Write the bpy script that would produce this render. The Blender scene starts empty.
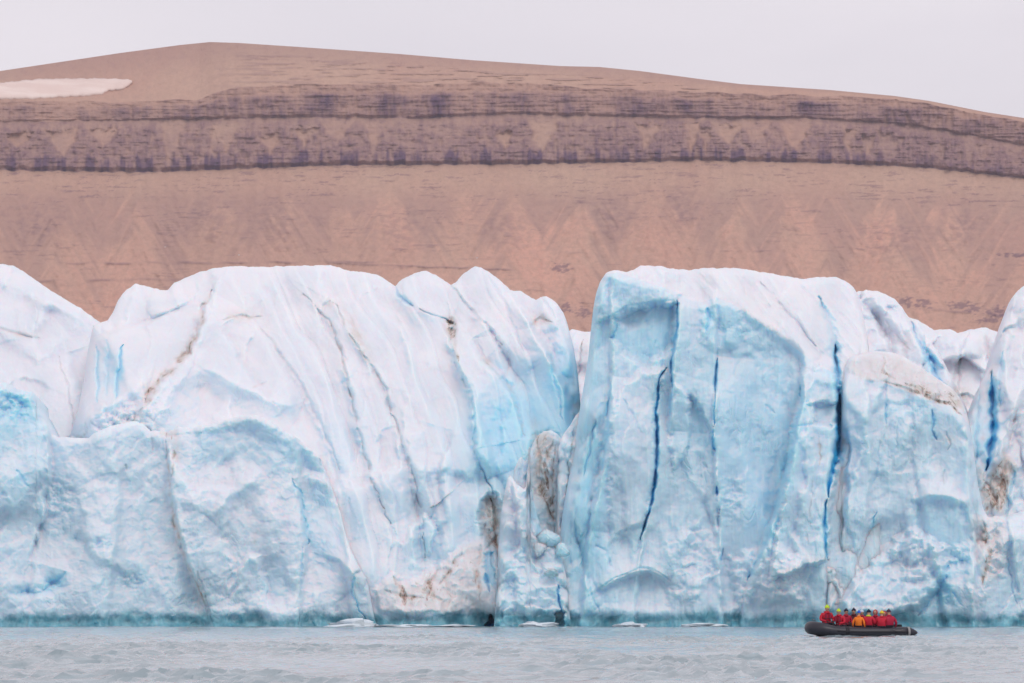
import bpy, bmesh, math, random
import numpy as np
from mathutils import Vector, Matrix

random.seed(7)
R = math.radians
scene = bpy.context.scene
C = scene.collection

# ------------------------------------------------------------------ camera
F = 5689.0            # focal length in pixels (200 mm on a 36 mm sensor, 1024 px)
CAM_H = 1.6           # eye height above the water
HOR = 606.0           # image row of the horizon
def wx(px, Y): return (px - 512.0) * Y / F
def wz(py, Y): return CAM_H + (HOR - py) * Y / F

cd = bpy.data.cameras.new('camera')
cam = bpy.data.objects.new('camera', cd); C.objects.link(cam)
cd.lens = 200.0; cd.sensor_width = 36.0
cam.location = (0, 0, CAM_H); cam.rotation_euler = (R(90), 0, 0)
cd.shift_y = (HOR - 341.5) / 1024.0
cd.clip_start = 0.5; cd.clip_end = 60000
scene.camera = cam

# ------------------------------------------------------------------ noise
_rng = np.random.RandomState(3)
PERM = _rng.permutation(4096)
GA = _rng.rand(4096) * 2 * np.pi
GX, GY = np.cos(GA), np.sin(GA)
RV = _rng.rand(4096, 4)
def _h(ix, iy, s):
    return PERM[(PERM[(ix + s * 131) & 4095] + iy * 7 + s * 17) & 4095]
def perlin(x, y, s=0):
    x0 = np.floor(x).astype(np.int64); y0 = np.floor(y).astype(np.int64)
    fx = x - x0; fy = y - y0
    u = fx * fx * fx * (fx * (fx * 6 - 15) + 10); v = fy * fy * fy * (fy * (fy * 6 - 15) + 10)
    def g(dx, dy):
        h = _h(x0 + dx, y0 + dy, s)
        return GX[h] * (fx - dx) + GY[h] * (fy - dy)
    a = g(0, 0) * (1 - u) + g(1, 0) * u
    b = g(0, 1) * (1 - u) + g(1, 1) * u
    return (a * (1 - v) + b * v) * 1.5
def fbm(x, y, s=0, o=4, gain=0.5):
    t = 0; a = 1.0; f = 1.0
    for k in range(o):
        t = t + a * perlin(x * f, y * f, s + k * 5); a *= gain; f *= 2.03
    return t
def ridged(x, y, s=0, o=3):
    t = 0; a = 1.0; f = 1.0
    for k in range(o):
        t = t + a * (1 - 2 * np.abs(perlin(x * f, y * f, s + k * 5))); a *= 0.5; f *= 2.03
    return t
def facets(x, y, s=0, k=9.0, tilt=1.0):
    """soft-edged tilted plates, as broken ice has them"""
    x0 = np.floor(x).astype(np.int64); y0 = np.floor(y).astype(np.int64)
    num = 0; den = 0
    for i in (-1, 0, 1):
        for j in (-1, 0, 1):
            h = _h(x0 + i, y0 + j, s)
            r = RV[h]
            dx = x - (x0 + i + r[..., 0]); dy = y - (y0 + j + r[..., 1])
            h2 = PERM[h]; q = RV[h2]
            d = np.sqrt(dx * dx + dy * dy)
            w = np.exp(-k * d)
            val = (q[..., 0] - .5) + tilt * ((q[..., 1] - .5) * dx * 2 + (q[..., 2] - .5) * dy * 2)
            num = num + w * val; den = den + w
    return num / den
def sst(a, b, x):
    t = np.clip((x - a) / (b - a), 0, 1); return t * t * (3 - 2 * t)
def cv(x, pts):
    pts = np.array(pts, float); return np.interp(x, pts[:, 0], pts[:, 1])
def pdist(P, Q, poly):
    """distance to a polyline, position along it (0..1), signed side (+ = right of a downward line)"""
    poly = np.array(poly, float)
    seg = np.hypot(*(poly[1:] - poly[:-1]).T); L = seg.sum(); acc = 0
    best = np.full(P.shape, 1e9); T = np.zeros(P.shape); S = np.zeros(P.shape)
    for (a, b, l) in zip(poly[:-1], poly[1:], seg):
        dx, dy = (b - a) / max(l, 1e-9)
        t = np.clip((P - a[0]) * dx + (Q - a[1]) * dy, 0, l)
        ex = P - (a[0] + dx * t); ey = Q - (a[1] + dy * t)
        d = np.hypot(ex, ey); m = d < best
        best = np.where(m, d, best); T = np.where(m, (acc + t) / L, T)
        S = np.where(m, np.sign(ex * dy - ey * dx), S); acc += l
    return best, T, S
def inpoly(P, Q, poly, soft=2.0):
    poly = np.array(poly, float); n = len(poly); c = np.zeros(P.shape, bool)
    for i in range(n):
        x1, y1 = poly[i]; x2, y2 = poly[(i + 1) % n]
        if y1 == y2: continue
        c ^= ((y1 > Q) != (y2 > Q)) & (P < (x2 - x1) * (Q - y1) / (y2 - y1) + x1)
    d, _, _ = pdist(P, Q, list(poly) + [poly[0]])
    return sst(-soft, soft, np.where(c, d, -d))

# ------------------------------------------------------------------ object helpers
def tag(o, label=None, cat=None, group=None, kind=None):
    if label: o['label'] = label
    if cat: o['category'] = cat
    if group: o['group'] = group
    if kind: o['kind'] = kind
    return o
def link(name, me, mat=None, parent=None, smooth=True):
    if mat is not None:
        for m in (mat if isinstance(mat, (list, tuple)) else [mat]): me.materials.append(m)
    o = bpy.data.objects.new(name, me); C.objects.link(o)
    if parent: o.parent = parent
    if smooth and len(me.polygons):
        me.polygons.foreach_set('use_smooth', np.ones(len(me.polygons), bool))
    me.update()
    return o
def empty(name, loc=(0, 0, 0), rz=0.0):
    o = bpy.data.objects.new(name, None); C.objects.link(o)
    o.location = loc; o.rotation_euler = (0, 0, rz); o.empty_display_size = 0.3
    return o
def np_mesh(name, V, quads, extra=None, attrs=None):
    """V (n,3), quads (m,4), extra = list of n-gon index lists"""
    me = bpy.data.meshes.new(name)
    extra = extra or []
    nl = len(quads) * 4 + sum(len(e) for e in extra)
    me.vertices.add(len(V)); me.vertices.foreach_set('co', np.asarray(V, np.float32).ravel())
    me.loops.add(nl); me.polygons.add(len(quads) + len(extra))
    li = np.concatenate([np.asarray(quads).ravel()] + [np.asarray(e) for e in extra]).astype(np.int32)
    me.loops.foreach_set('vertex_index', li)
    st = list(np.arange(len(quads)) * 4); p = len(quads) * 4
    for e in extra: st.append(p); p += len(e)
    me.polygons.foreach_set('loop_start', np.array(st, np.int32))
    me.update(calc_edges=True)
    if attrs is not None:
        for nm, arr in attrs.items():
            at = me.attributes.new(nm, 'FLOAT_COLOR', 'POINT')
            at.data.foreach_set('color', np.asarray(arr, np.float32).ravel())
    me.validate()
    return me
def grid_quads(nr, nc, wrap=False):
    r = np.arange(nr if wrap else nr - 1); c = np.arange(nc - 1)
    rr, cc = np.meshgrid(r, c, indexing='ij'); r2 = (rr + 1) % nr
    return np.stack([rr * nc + cc, rr * nc + cc + 1, r2 * nc + cc + 1, r2 * nc + cc], -1).reshape(-1, 4)

# ------------------------------------------------------------------ materials
class NT:
    def __init__(s, name):
        s.m = bpy.data.materials.new(name); s.m.use_nodes = True
        s.t = s.m.node_tree; s.t.nodes.clear()
        s.out = s.n('ShaderNodeOutputMaterial')
        s.b = s.n('ShaderNodeBsdfPrincipled'); s.l(s.b.outputs[0], s.out.inputs[0])
    def n(s, typ, **kw):
        x = s.t.nodes.new(typ)
        for k, v in kw.items(): setattr(x, k, v)
        return x
    def l(s, a, b): s.t.links.new(a, b)
    def put(s, sock, v):
        if isinstance(v, bpy.types.NodeSocket): s.l(v, sock)
        else: sock.default_value = v
    def math(s, op, a, b=0.0, clamp=False):
        x = s.n('ShaderNodeMath', operation=op, use_clamp=clamp); s.put(x.inputs[0], a); s.put(x.inputs[1], b); return x.outputs[0]
    def mix(s, f, a, b):
        x = s.n('ShaderNodeMix', data_type='RGBA'); s.put(x.inputs[0], f); s.put(x.inputs[6], a); s.put(x.inputs[7], b); return x.outputs[2]
    def rng(s, v, a, b, c=0.0, d=1.0, smooth=True):
        x = s.n('ShaderNodeMapRange', interpolation_type='SMOOTHSTEP' if smooth else 'LINEAR')
        s.put(x.inputs[0], v); s.put(x.inputs[1], a); s.put(x.inputs[2], b); s.put(x.inputs[3], c); s.put(x.inputs[4], d); return x.outputs[0]
    def noise(s, scale, detail=4, rough=0.5, co=None, dist=0.0):
        x = s.n('ShaderNodeTexNoise'); x.inputs['Scale'].default_value = scale; x.inputs['Detail'].default_value = detail
        x.inputs['Roughness'].default_value = rough; x.inputs['Distortion'].default_value = dist
        if co is not None: s.l(co, x.inputs['Vector'])
        return x.outputs[0]
    def pos(s, scale=(1, 1, 1)):
        g = s.n('ShaderNodeNewGeometry'); v = s.n('ShaderNodeVectorMath', operation='MULTIPLY')
        s.l(g.outputs['Position'], v.inputs[0]); v.inputs[1].default_value = scale; return v.outputs[0]
    def bump(s, h, dist, strength=1.0, normal=None):
        x = s.n('ShaderNodeBump'); s.l(h, x.inputs['Height']); x.inputs['Distance'].default_value = dist
        x.inputs['Strength'].default_value = strength
        if normal is not None: s.l(normal, x.inputs['Normal'])
        return x.outputs[0]
def col(r, g, b): return (r, g, b, 1.0)

def ice_material():
    k = NT('glacier_ice')
    at = k.n('ShaderNodeAttribute', attribute_name='tone'); sep = k.n('ShaderNodeSeparateColor'); k.l(at.outputs['Color'], sep.inputs[0])
    blue, dirt, deep = sep.outputs[0], sep.outputs[1], sep.outputs[2]
    p1 = k.pos((1, 1, 1)); p2 = k.pos((1, 1, .35))
    n_big = k.noise(0.16, 5, .55, p1, .6)
    n_mid = k.noise(0.8, 6, .6, p2, .4)
    n_fine = k.noise(4.5, 5, .65, p1)
    g = k.n('ShaderNodeNewGeometry'); sx = k.n('ShaderNodeSeparateXYZ'); k.l(g.outputs['Normal'], sx.inputs[0])
    pz = k.n('ShaderNodeSeparateXYZ'); k.l(g.outputs['Position'], pz.inputs[0])
    # weathered white crust lies on faces that look upward, clean blue ice shows on the steep ones
    up = k.rng(k.math('ADD', sx.outputs[2], k.math('MULTIPLY', k.math('SUBTRACT', n_mid, .5), .3)), -.05, .66)
    bl = k.math('ADD', blue, k.math('MULTIPLY', k.math('SUBTRACT', n_big, .5), .38))
    bl = k.math('ADD', bl, k.math('MULTIPLY', k.math('SUBTRACT', n_mid, .5), .16))
    bl = k.math('SUBTRACT', bl, k.math('MULTIPLY', up, .34), clamp=True)
    snow = k.mix(k.rng(n_big, .35, .7), col(.74, .775, .84), col(.82, .822, .868))
    c = k.mix(bl, snow, col(.40, .745, .905))
    c = k.mix(deep, c, col(.025, .38, .70))
    # wet, wave-washed foot at the waterline
    edge = k.math('ADD', pz.outputs[2], k.math('MULTIPLY', k.math('SUBTRACT', k.noise(.22, 6, .7, p1, .8), .5), 2.8))
    wet = k.rng(edge, .5, 1.4, 1.0, 0.0)
    wc = k.mix(k.rng(k.noise(.9, 5, .6, k.pos((1, 1, .5))), .35, .68), col(.08, .31, .41), col(.26, .54, .63))
    c = k.mix(k.math('MULTIPLY', wet, .95), c, wc)
    # rock flour and moraine grit: pale wash plus hard specks
    wash = k.math('MULTIPLY', dirt, k.rng(n_mid, .25, .6, .3, .9), clamp=True)
    c = k.mix(k.math('MULTIPLY', wash, .75), c, col(.57, .46, .375))
    spk = k.math('MULTIPLY', k.rng(k.math('ADD', k.noise(1.9, 6, .75, p2, .8), k.math('MULTIPLY', dirt, .26)), .70, .90), k.rng(dirt, .15, .5), clamp=True)
    c = k.mix(spk, c, k.mix(n_fine, col(.15, .10, .078), col(.38, .28, .215)))
    # faint grit film everywhere
    film = k.rng(k.noise(.55, 8, .78, k.pos((1, 1, .45)), 1.2), .60, .80)
    c = k.mix(k.math('MULTIPLY', film, .10), c, col(.45, .42, .41))
    k.l(c, k.b.inputs['Base Color'])
    k.put(k.b.inputs['Roughness'], k.rng(wet, 0, 1, .62, .22)); k.b.inputs['Specular IOR Level'].default_value = .25
    k.b.inputs['Subsurface Weight'].default_value = .8; k.b.inputs['Subsurface Radius'].default_value = (.28, .82, 1.0); k.b.inputs['Subsurface Scale'].default_value = 1.2
    h = k.math('ADD', k.noise(1.2, 8, .55, k.pos((1, 1, .7)), .5), k.math('MULTIPLY', n_fine, .12))
    ch = k.math('ABSOLUTE', k.math('SUBTRACT', k.noise(.95, 2, .5, k.pos((1, 1, .6)), .6), .5))
    chip = k.math('MULTIPLY', k.math('MULTIPLY', ch, 2.6), k.rng(n_big, .44, .62))
    chip = k.math('MULTIPLY', chip, k.rng(sx.outputs[2], .35, .05))
    nb = k.bump(chip, .35, .8)
    k.l(k.bump(h, .15, .45, nb), k.b.inputs['Normal'])
    return k.m
ICE = ice_material()

def floe_material():
    k = NT('floating_ice'); p = k.pos()
    c = k.mix(k.noise(1.5, 4, .6, p), col(.60, .71, .79), col(.80, .85, .89)); k.l(c, k.b.inputs['Base Color'])
    k.b.inputs['Roughness'].default_value = .4
    k.l(k.bump(k.noise(5, 4, .6, p), .08, .6), k.b.inputs['Normal']); return k.m
FLOE = floe_material()

def hill_material():
    k = NT('mountain_rock')
    at = k.n('ShaderNodeAttribute', attribute_name='tone'); sep = k.n('ShaderNodeSeparateColor'); k.l(at.outputs['Color'], sep.inputs[0])
    rock, dark, warm = sep.outputs[0], sep.outputs[1], sep.outputs[2]
    n1 = k.noise(.012, 6, .6, k.pos((1, .35, .6)), .4); n2 = k.noise(.30, 7, .75, k.pos((1, .5, 1)))
    scree = k.mix(warm, col(.545, .36, .275), col(.68, .375, .285))
    scree = k.mix(k.rng(n1, .3, .72), scree, col(.52, .315, .245))
    scree = k.mix(k.math('MULTIPLY', k.rng(n2, .40, .66), .42), scree, col(.40, .26, .20))
    rk = k.mix(k.rng(n2, .3, .7), col(.215, .125, .145), col(.36, .225, .205))
    c = k.mix(rock, scree, rk)
    c = k.mix(dark, c, col(.10, .058, .115))
    k.l(c, k.b.inputs['Base Color']); k.b.inputs['Roughness'].default_value = .95; k.b.inputs['Specular IOR Level'].default_value = .1
    k.l(k.bump(k.noise(.4, 7, .7, k.pos((1, .5, 1))), 2.2, .6), k.b.inputs['Normal'])
    return k.m
HILL = hill_material()

def snow_material():
    k = NT('old_snow'); p = k.pos((.25, 1, 1))
    c = k.mix(k.rng(k.noise(.06, 5, .6, p), .35, .7), col(.72, .56, .50), col(.82, .69, .63)); k.l(c, k.b.inputs['Base Color'])
    k.b.inputs['Roughness'].default_value = .7; return k.m

def water_material():
    k = NT('glacial_water'); p = k.pos()
    c = k.mix(k.noise(.05, 3, .5, k.pos((1, .3, 1))), col(.26, .355, .395), col(.31, .39, .42))
    k.l(c, k.b.inputs['Base Color']); k.b.inputs['Roughness'].default_value = .10; k.b.inputs['IOR'].default_value = 1.33
    h = k.math('ADD', k.noise(2.6, 3, .5, k.pos((1, .6, 1)), .3), k.math('MULTIPLY', k.noise(7, 3, .55, p), .35))
    k.l(k.bump(h, .05, .5), k.b.inputs['Normal']); return k.m

def plain(name, c, rough=.6, var=.25, scale=9.0, bump=0.01, spec=.3):
    k = NT(name); p = k.pos()
    n = k.noise(scale, 4, .6, p)
    d = tuple(max(0, v * (1 - var)) for v in c); u = tuple(min(1, v * (1 + var)) for v in c)
    k.l(k.mix(n, col(*d), col(*u)), k.b.inputs['Base Color']); k.b.inputs['Roughness'].default_value = rough
    k.b.inputs['Specular IOR Level'].default_value = spec
    if bump: k.l(k.bump(n, bump, .5), k.b.inputs['Normal'])
    return k.m

# ------------------------------------------------------------------ sky, sun
world = bpy.data.worlds.new('World'); scene.world = world; world.use_nodes = True
wt = world.node_tree; wt.nodes.clear()
def wn(t, **kw):
    x = wt.nodes.new(t)
    for a, b in kw.items(): setattr(x, a, b)
    return x
SUN_EL, SUN_AZ = 44.0, 22.0     # elevation; azimuth of the sun seen from the camera's back, minus = left
wo = wn('ShaderNodeOutputWorld'); bg = wn('ShaderNodeBackground'); bg.inputs[1].default_value = 0.1
sky = wn('ShaderNodeTexSky', sky_type='NISHITA', sun_disc=False)
sky.sun_elevation = R(SUN_EL); sky.sun_rotation = R(180 + SUN_AZ)
tc = wn('ShaderNodeTexCoord'); mp = wn('ShaderNodeMapping'); mp.inputs['Scale'].default_value = (1.6, 1.6, 5.0)
nz = wn('ShaderNodeTexNoise'); nz.inputs['Scale'].default_value = 3.0; nz.inputs['Detail'].default_value = 5; nz.inputs['Distortion'].default_value = .5
wt.links.new(tc.outputs['Generated'], mp.inputs[0]); wt.links.new(mp.outputs[0], nz.inputs['Vector'])
cr = wn('ShaderNodeValToRGB')
cr.color_ramp.elements[0].position = .3; cr.color_ramp.elements[0].color = (7.3, 6.9, 7.45, 1)
cr.color_ramp.elements[1].position = .7; cr.color_ramp.elements[1].color = (8.7, 8.15, 8.6, 1)
wt.links.new(nz.outputs[0], cr.inputs[0])
mx = wn('ShaderNodeMix', data_type='RGBA'); mx.inputs[0].default_value = .93
wt.links.new(sky.outputs[0], mx.inputs[6]); wt.links.new(cr.outputs[0], mx.inputs[7])
wt.links.new(mx.outputs[2], bg.inputs[0]); wt.links.new(bg.outputs[0], wo.inputs[0])

sd = bpy.data.lights.new('sun', 'SUN'); sun = bpy.data.objects.new('sun', sd); C.objects.link(sun)
sd.energy = .95; sd.angle = R(20); sd.color = (1.0, .955, .90)
az = R(SUN_AZ); el = R(SUN_EL)
sdir = Vector((math.sin(az) * math.cos(el), -math.cos(az) * math.cos(el), math.sin(el)))   # towards the sun, behind the camera
sun.rotation_euler = sdir.to_track_quat('Z', 'Y').to_euler(); sun.location = (-100, -100, 300)

# ------------------------------------------------------------------ water
def build_water():
    def axis(lo, hi, step, far, n):
        core = np.arange(lo, hi, step)
        g = np.geomspace(1, far, n) - 1
        return np.concatenate([(lo - step - g)[::-1], core, hi + g])
    xs = axis(-52, 52, .19, 6000, 26)
    ys = np.concatenate([-400 + np.zeros(1), np.linspace(-350, 96, 14), np.arange(100, 300, .33), np.arange(300, 468, .55), 470 + np.geomspace(1, 8400, 26)])
    X, Y = np.meshgrid(xs, ys)
    fade = (1 - .65 * sst(200, 420, Y)) * sst(100, 112, Y) * (1 - sst(455, 470, Y)) * (1 - sst(46, 52, np.abs(X)))
    wv = fbm(X / 2.6 + .15 * Y, Y / 3.4, 11, 4, .5) * .09
    chop = ridged(X / 1.15 + Y * .1, Y / 1.9, 31, 2) * .075
    patch = .75 + .5 * perlin(X / 14, Y / 40, 41)
    patch = np.clip(.8 + 1.1 * perlin(X / 9, Y / 22, 41) + .6 * perlin(X / 3, Y / 7, 42), .1, 2.2)
    Z = (wv + chop * patch ** 1.5 * (1 + .5 * (1 - sst(150, 260, Y)))) * fade - .05
    V = np.stack([X, Y, Z], -1).reshape(-1, 3)
    o = link('water', np_mesh('water', V, grid_quads(len(ys), len(xs))), water_material())
    tag(o, kind='structure')
build_water()

# ------------------------------------------------------------------ mountain
SKY_L = [(-2600, 230), (-1400, 150), (-600, 108), (-200, 87), (0, 71), (60, 62), (120, 53), (180, 45), (210, 42), (240, 43), (300, 47), (400, 54), (470, 60),
         (560, 66), (600, 67), (640, 71), (700, 79), (740, 84), (830, 90), (895, 96), (930, 101), (985, 112), (1024, 118), (1200, 152), (1600, 220), (2300, 330), (3400, 480)]
UC_T = [(-2600, 260), (-600, 135), (0, 99), (100, 102), (150, 101), (200, 98), (230, 88), (300, 84), (420, 84), (512, 82), (600, 88), (700, 92), (800, 95), (850, 96), (895, 99), (930, 104), (985, 115), (1024, 121), (1200, 156), (1600, 226), (2300, 336), (3400, 486)]
UC_B = [(-2600, 285), (-600, 160), (0, 122), (150, 120), (300, 117), (420, 118), (512, 114), (600, 116), (700, 118), (800, 118), (900, 124), (950, 132), (1024, 145), (1200, 180), (1600, 250), (2300, 360), (3400, 505)]
LC_B = [(-2600, 330), (-600, 205), (0, 170), (150, 172), (250, 168), (330, 165), (512, 164), (620, 162), (700, 160), (800, 162), (860, 164), (920, 167), (970, 172), (1024, 178), (1200, 210), (1600, 275), (2300, 385), (3400, 525)]
D0 = 4000.0; MPP = D0 / F
def build_mountain():
    px = np.concatenate([np.arange(-2600, -40, 14), np.arange(-40, 1064, 1.15), np.arange(1064, 3400, 14)])
    L2, U2, U1, S = cv(px, LC_B), cv(px, UC_B), cv(px, UC_T), cv(px, SKY_L)
    U1 = np.maximum(U1 + 2.2 * perlin(px / 26, px * 0 + 3, 5), S + 1.2)
    rag = 1.6 * perlin(px / 9, px * 0 + 9, 6)
    L2 = L2 + rag; U2 = U2 + 1.3 * perlin(px / 14, px * 0, 7)
    base = np.maximum(380.0, L2 + 40)
    rows = []; N = dict(b=5, lo=230, lc=70, uc=46, top=40)
    def lerp(a, b, n): return [a + (b - a) * t for t in np.linspace(0, 1, n, endpoint=False)]
    rows += lerp(px * 0 + 640.0, base, N['b']); rows += lerp(base, L2, N['lo']); rows += lerp(L2, U2, N['lc']); rows += lerp(U2, U1, N['uc'])
    rows += lerp(U1, S, N['top']); rows += [S]
    Q = np.array(rows); P = np.broadcast_to(px, Q.shape)
    sec = np.concatenate([[0] * N['b'], [1] * N['lo'], [2] * N['lc'], [3] * N['uc'], [4] * (N['top'] + 1)])[:, None] * np.ones_like(P)
    vv = np.concatenate([np.linspace(0, 1, N[k], endpoint=False) for k in ('b', 'lo', 'lc', 'uc', 'top')] + [[1.0]])[:, None] * np.ones_like(P)
    run = {0: 1.3, 1: 1.25, 2: .85, 3: .30, 4: 2.7}          # metres back per metre up
    slope = np.vectorize(run.get)(sec[:, 0].astype(int))[:, None]
    dq = -np.diff(Q, axis=0, prepend=Q[:1]) * MPP
    prev = np.concatenate([slope[:1], slope[:-1]])
    Y = np.cumsum(dq * prev, axis=0)
    iL = N['b'] + N['lo']
    Y = Y - Y[iL:iL + 1] + D0 + 60 * perlin(px / 420, px * 0 + 1, 8)[None]
    # buttresses and scree funnels of the lower cliff
    rs = np.random.RandomState(12); tri = np.zeros_like(px); x = -2600
    while x < 3400:
        hw = rs.uniform(16, 46); hgt = rs.uniform(.45, 1.15)
        if rs.rand() < .84: tri = np.maximum(tri, hgt * (1 - np.abs(px - x) / hw))
        x += hw * rs.uniform(.75, 1.5)
    tri2 = np.zeros_like(px); x = -2600
    while x < 3400:
        hw = rs.uniform(5, 12); tri2 = np.maximum(tri2, rs.uniform(.12, .42) * (1 - np.abs(px - x) / hw)); x += hw * rs.uniform(.6, 1.6)
    tri = np.maximum(tri, tri2)
    n3 = fbm(P / 7, Q / 7, 21, 3); colm = perlin(P / 3.4, Q / 16, 22) + .7 * perlin(P / 8, Q / 30, 48)
    lay = perlin(P / 50 + .3, Q / 2.3, 49) + .6 * perlin(P / 17, Q / 1.5, 50)          # flat lying beds
    # pale scree funnels between the buttresses: wide above, pinched at the foot
    w1 = 3.0 * perlin(P / 12, Q / 9, 51) + 1.6 * n3
    fun = np.zeros_like(P); rf = np.random.RandomState(19); x = -2600
    while x < 3400:
        wtop = rf.uniform(6, 22); topv = rf.uniform(.62, 1.05); foot = rf.uniform(.06, .5); am = rf.uniform(.65, 1.0); lean = rf.uniform(-.25, .25)
        if rf.rand() < .85:
            hw = wtop * np.clip((vv - foot) / (1 - foot), 0, 1) ** rf.uniform(.6, 1.1)
            dd = np.abs(P + w1 - x - lean * wtop * (1 - vv))
            fun = np.maximum(fun, am * sst(2.5, -2.5, dd - hw) * (vv > foot) * sst(topv + .08, topv - .08, vv + .08 * n3))
        x += wtop * rf.uniform(1.3, 3.4)
    fun = fun * (1 - .45 * sst(840, 900, P))
    but = (sec == 2) * (1 - fun) * np.clip(.60 + .25 * n3 + .28 * (1 - vv) - .16 * sst(.75, 1.0, vv) + .16 * perlin(P / 60, Q / 30, 56), 0, 1)
    tier = sst(.80, .62, vv + .06 * perlin(P / 12, Q / 9, 36))
    upc = (sec == 3) * np.clip(.42 + .34 * tier + .35 * perlin(P / 45, Q / 16, 23) + .10 * lay + .16 * n3, .1, 1) * (.55 + .45 * sst(110, 200, P))
    right = sst(830, 900, P)
    capn = sst(-.1, .35, fbm(P / 40, Q / 2.6, 24, 3) - .1) * (sec == 4) * sst(190, 260, P) * (1 - sst(720, 800, P)) * sst(6, 12, Q - cv(px, SKY_L)[None])
    strat = sst(.30, .7, fbm(P / 26 + 3, Q / 2.0, 25, 4, .55)) * (sec == 1) * sst(.0, .5, fbm(P / 70, Q / 16, 35, 2) + .55 * sst(.72, .95, vv))
    near = sst(.0, .25, vv - .70) * (sec == 1)                              # ledges just below the cliff
    line = 0
    for (a, b, ya, yb, w) in ((-40, 390, 264, 262, 1.0), (-40, 120, 283, 280, 1.1), (110, 200, 263, 262, .9), (60, 380, 281, 276, 1.2), (300, 520, 262, 270, .8), (880, 1040, 306, 318, 1.2)):
        yy = ya + (yb - ya) * (P - a) / (b - a) + 1.2 * perlin(P / 22, P * 0, 26)
        line = np.maximum(line, np.exp(-((Q - yy) / w) ** 2) * sst(a, a + 15, P) * (1 - sst(b - 15, b, P)) * sst(-.3, .3, perlin(P / 30, Q / 9, 27) + .1))
    out = 0
    for (cx, cy, rx, ry) in ((563, 308, 9, 5), (584, 311, 8, 6), (904, 302, 7, 5), (922, 304, 10, 5), (961, 305, 12, 4), (974, 309, 8, 4), (998, 312, 12, 5), (990, 320, 16, 3), (560, 268, 9, 5), (170, 216, 0.1, 0.1), (1016, 255, 14, 2)):
        out = np.maximum(out, sst(.45, 1.0, np.exp(-((P - cx) / rx / 1.3) ** 2 - ((Q - cy) / ry / 1.2) ** 2) + .75 * fbm(P / 6, Q / 2.6, 47, 3)) * sst(.1, .5, np.exp(-((P - cx) / rx / 1.4) ** 2 - ((Q - cy) / ry / 1.4) ** 2)))
    # fans of finer scree running down from the funnels
    fx = P + 10 * perlin(P / 80, Q / 60, 28)
    fan = fbm(fx / 26, Q / 130, 29, 4)
    rough = fbm(P / 9, Q / 5, 30, 4)
    w2 = P + 13 * perlin(P / 60, Q / 50, 45) + 9 * perlin(P / 12, Q / 16, 46); w3 = 9 * perlin(P / 9, Q / 20, 55)
    cone = np.zeros_like(P); rc = np.random.RandomState(44); x = -2600
    LCB = cv(px, LC_B)[None]
    while x < 3400:
        ay = rc.uniform(2, 42); sl = rc.uniform(.4, .85); am = rc.uniform(.35, .9)
        hw = np.maximum(Q - LCB - ay, 0) * sl + 5
        xx = x + (Q - LCB - ay) * rc.uniform(-.12, .12)
        cone = np.maximum(cone, am * np.clip(1 - np.abs(w2 - xx) / hw, 0, 1) ** 1.3 * sst(ay - 4, ay + 34, Q - LCB + w3)); x += rc.uniform(40, 95)
    sh = .6 * (Q - LCB); pick_ = sst(-.12, .12, perlin(P / 46, Q / 200, 57))
    ray = pick_ * fbm((P + sh) / 9, Q / 80, 58, 3) + (1 - pick_) * fbm((P - sh) / 9, Q / 80, 59, 3)
    knob = 0
    for cx, cy, s in ((40, 222, 26), (285, 222, 28), (215, 220, 22), (400, 225, 30), (505, 225, 24), (612, 215, 26), (680, 205, 18), (890, 235, 30), (960, 225, 26)):
        knob = np.maximum(knob, np.exp(-np.abs(P - cx) / s) * sst(-34, 4, Q - cy) * (1 - sst(5, 40, Q - cy)))
    rock = np.clip((sec == 2) * (.08 + .20 * sst(-.2, .5, fbm(P / 22, Q / 9, 41, 3))) + but * (.86 + .22 * colm + .10 * lay) + upc * (.90 + .34 * colm) + capn * .35 + (sec == 4) * .32 * sst(.3, 1, vv) + strat * (.38 + .3 * near) + .32 * line + .6 * out + knob * .42 * sst(-.5, .5, rough + .15) + .30 * sst(.30, .0, cone + .12 * rough + .25 * ray) * (sec == 1) * sst(180, 205, Q), 0, 1)
    rock = np.clip(rock + right * (sec == 2) * .22 + right * (sec == 3) * .12 + .12 * sst(0, .6, rough), 0, 1)
    blkm = sst(-.12, .20, perlin(P / 17, P * 0 + 2, 37) + .4 * perlin(P / 5, P * 0 + 4, 38))
    dk = sst(.36, .16, vv - .12 * perlin(P / 7, P * 0, 39) - .05 * colm) * blkm * (1 - .6 * fun) * (sec == 2)
    dk = dk + .25 * but * sst(.05, .5, perlin(P / 11, Q / 15, 33) + .3 * colm) * (sec == 2)
    dk = dk + upc * tier * sst(-.10, .40, perlin(P / 38, P * 0 + 6, 40) + .45 * perlin(P / 10, Q / 24, 34)) * .85
    dk = np.clip(dk * (.80 + .35 * colm) * (1 - .45 * right) + .22 * line + .3 * out, 0, .85)
    wm = np.clip(sst(172, 225, Q) * np.clip(.40 + .6 * cone + .34 * ray + .35 * fbm(P / 70, Q / 50, 43, 3), 0, 1) + .3 * (sec == 3), 0, 1) * np.where(sec == 4, .25, 1)
    # relief, metres towards the viewer
    tap = sst(0, .10, vv)
    rel = but * (7 + 2.5 * colm + 1.2 * lay) * tap * sst(1.0, .8, vv) + upc * (4 + 2.6 * colm + .7 * lay) * tap + 0.6 * strat + .6 * out + .8 * rough * (sec < 4) + (4 * cone ** 1.6 + 1 * fan + 1.6 * ray) * (sec == 1) * sst(0, .3, 1 - vv) + 5 * knob + 2 * capn + 1.5 * line
    rel = rel + right * (sec >= 2) * (sec <= 3) * 1.2 * colm
    Y = Y - rel
    X = wx(P, Y); Z = wz(Q, Y)
    # plateau behind the skyline
    bx, by, bz = [X], [Y], [Z]
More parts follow.
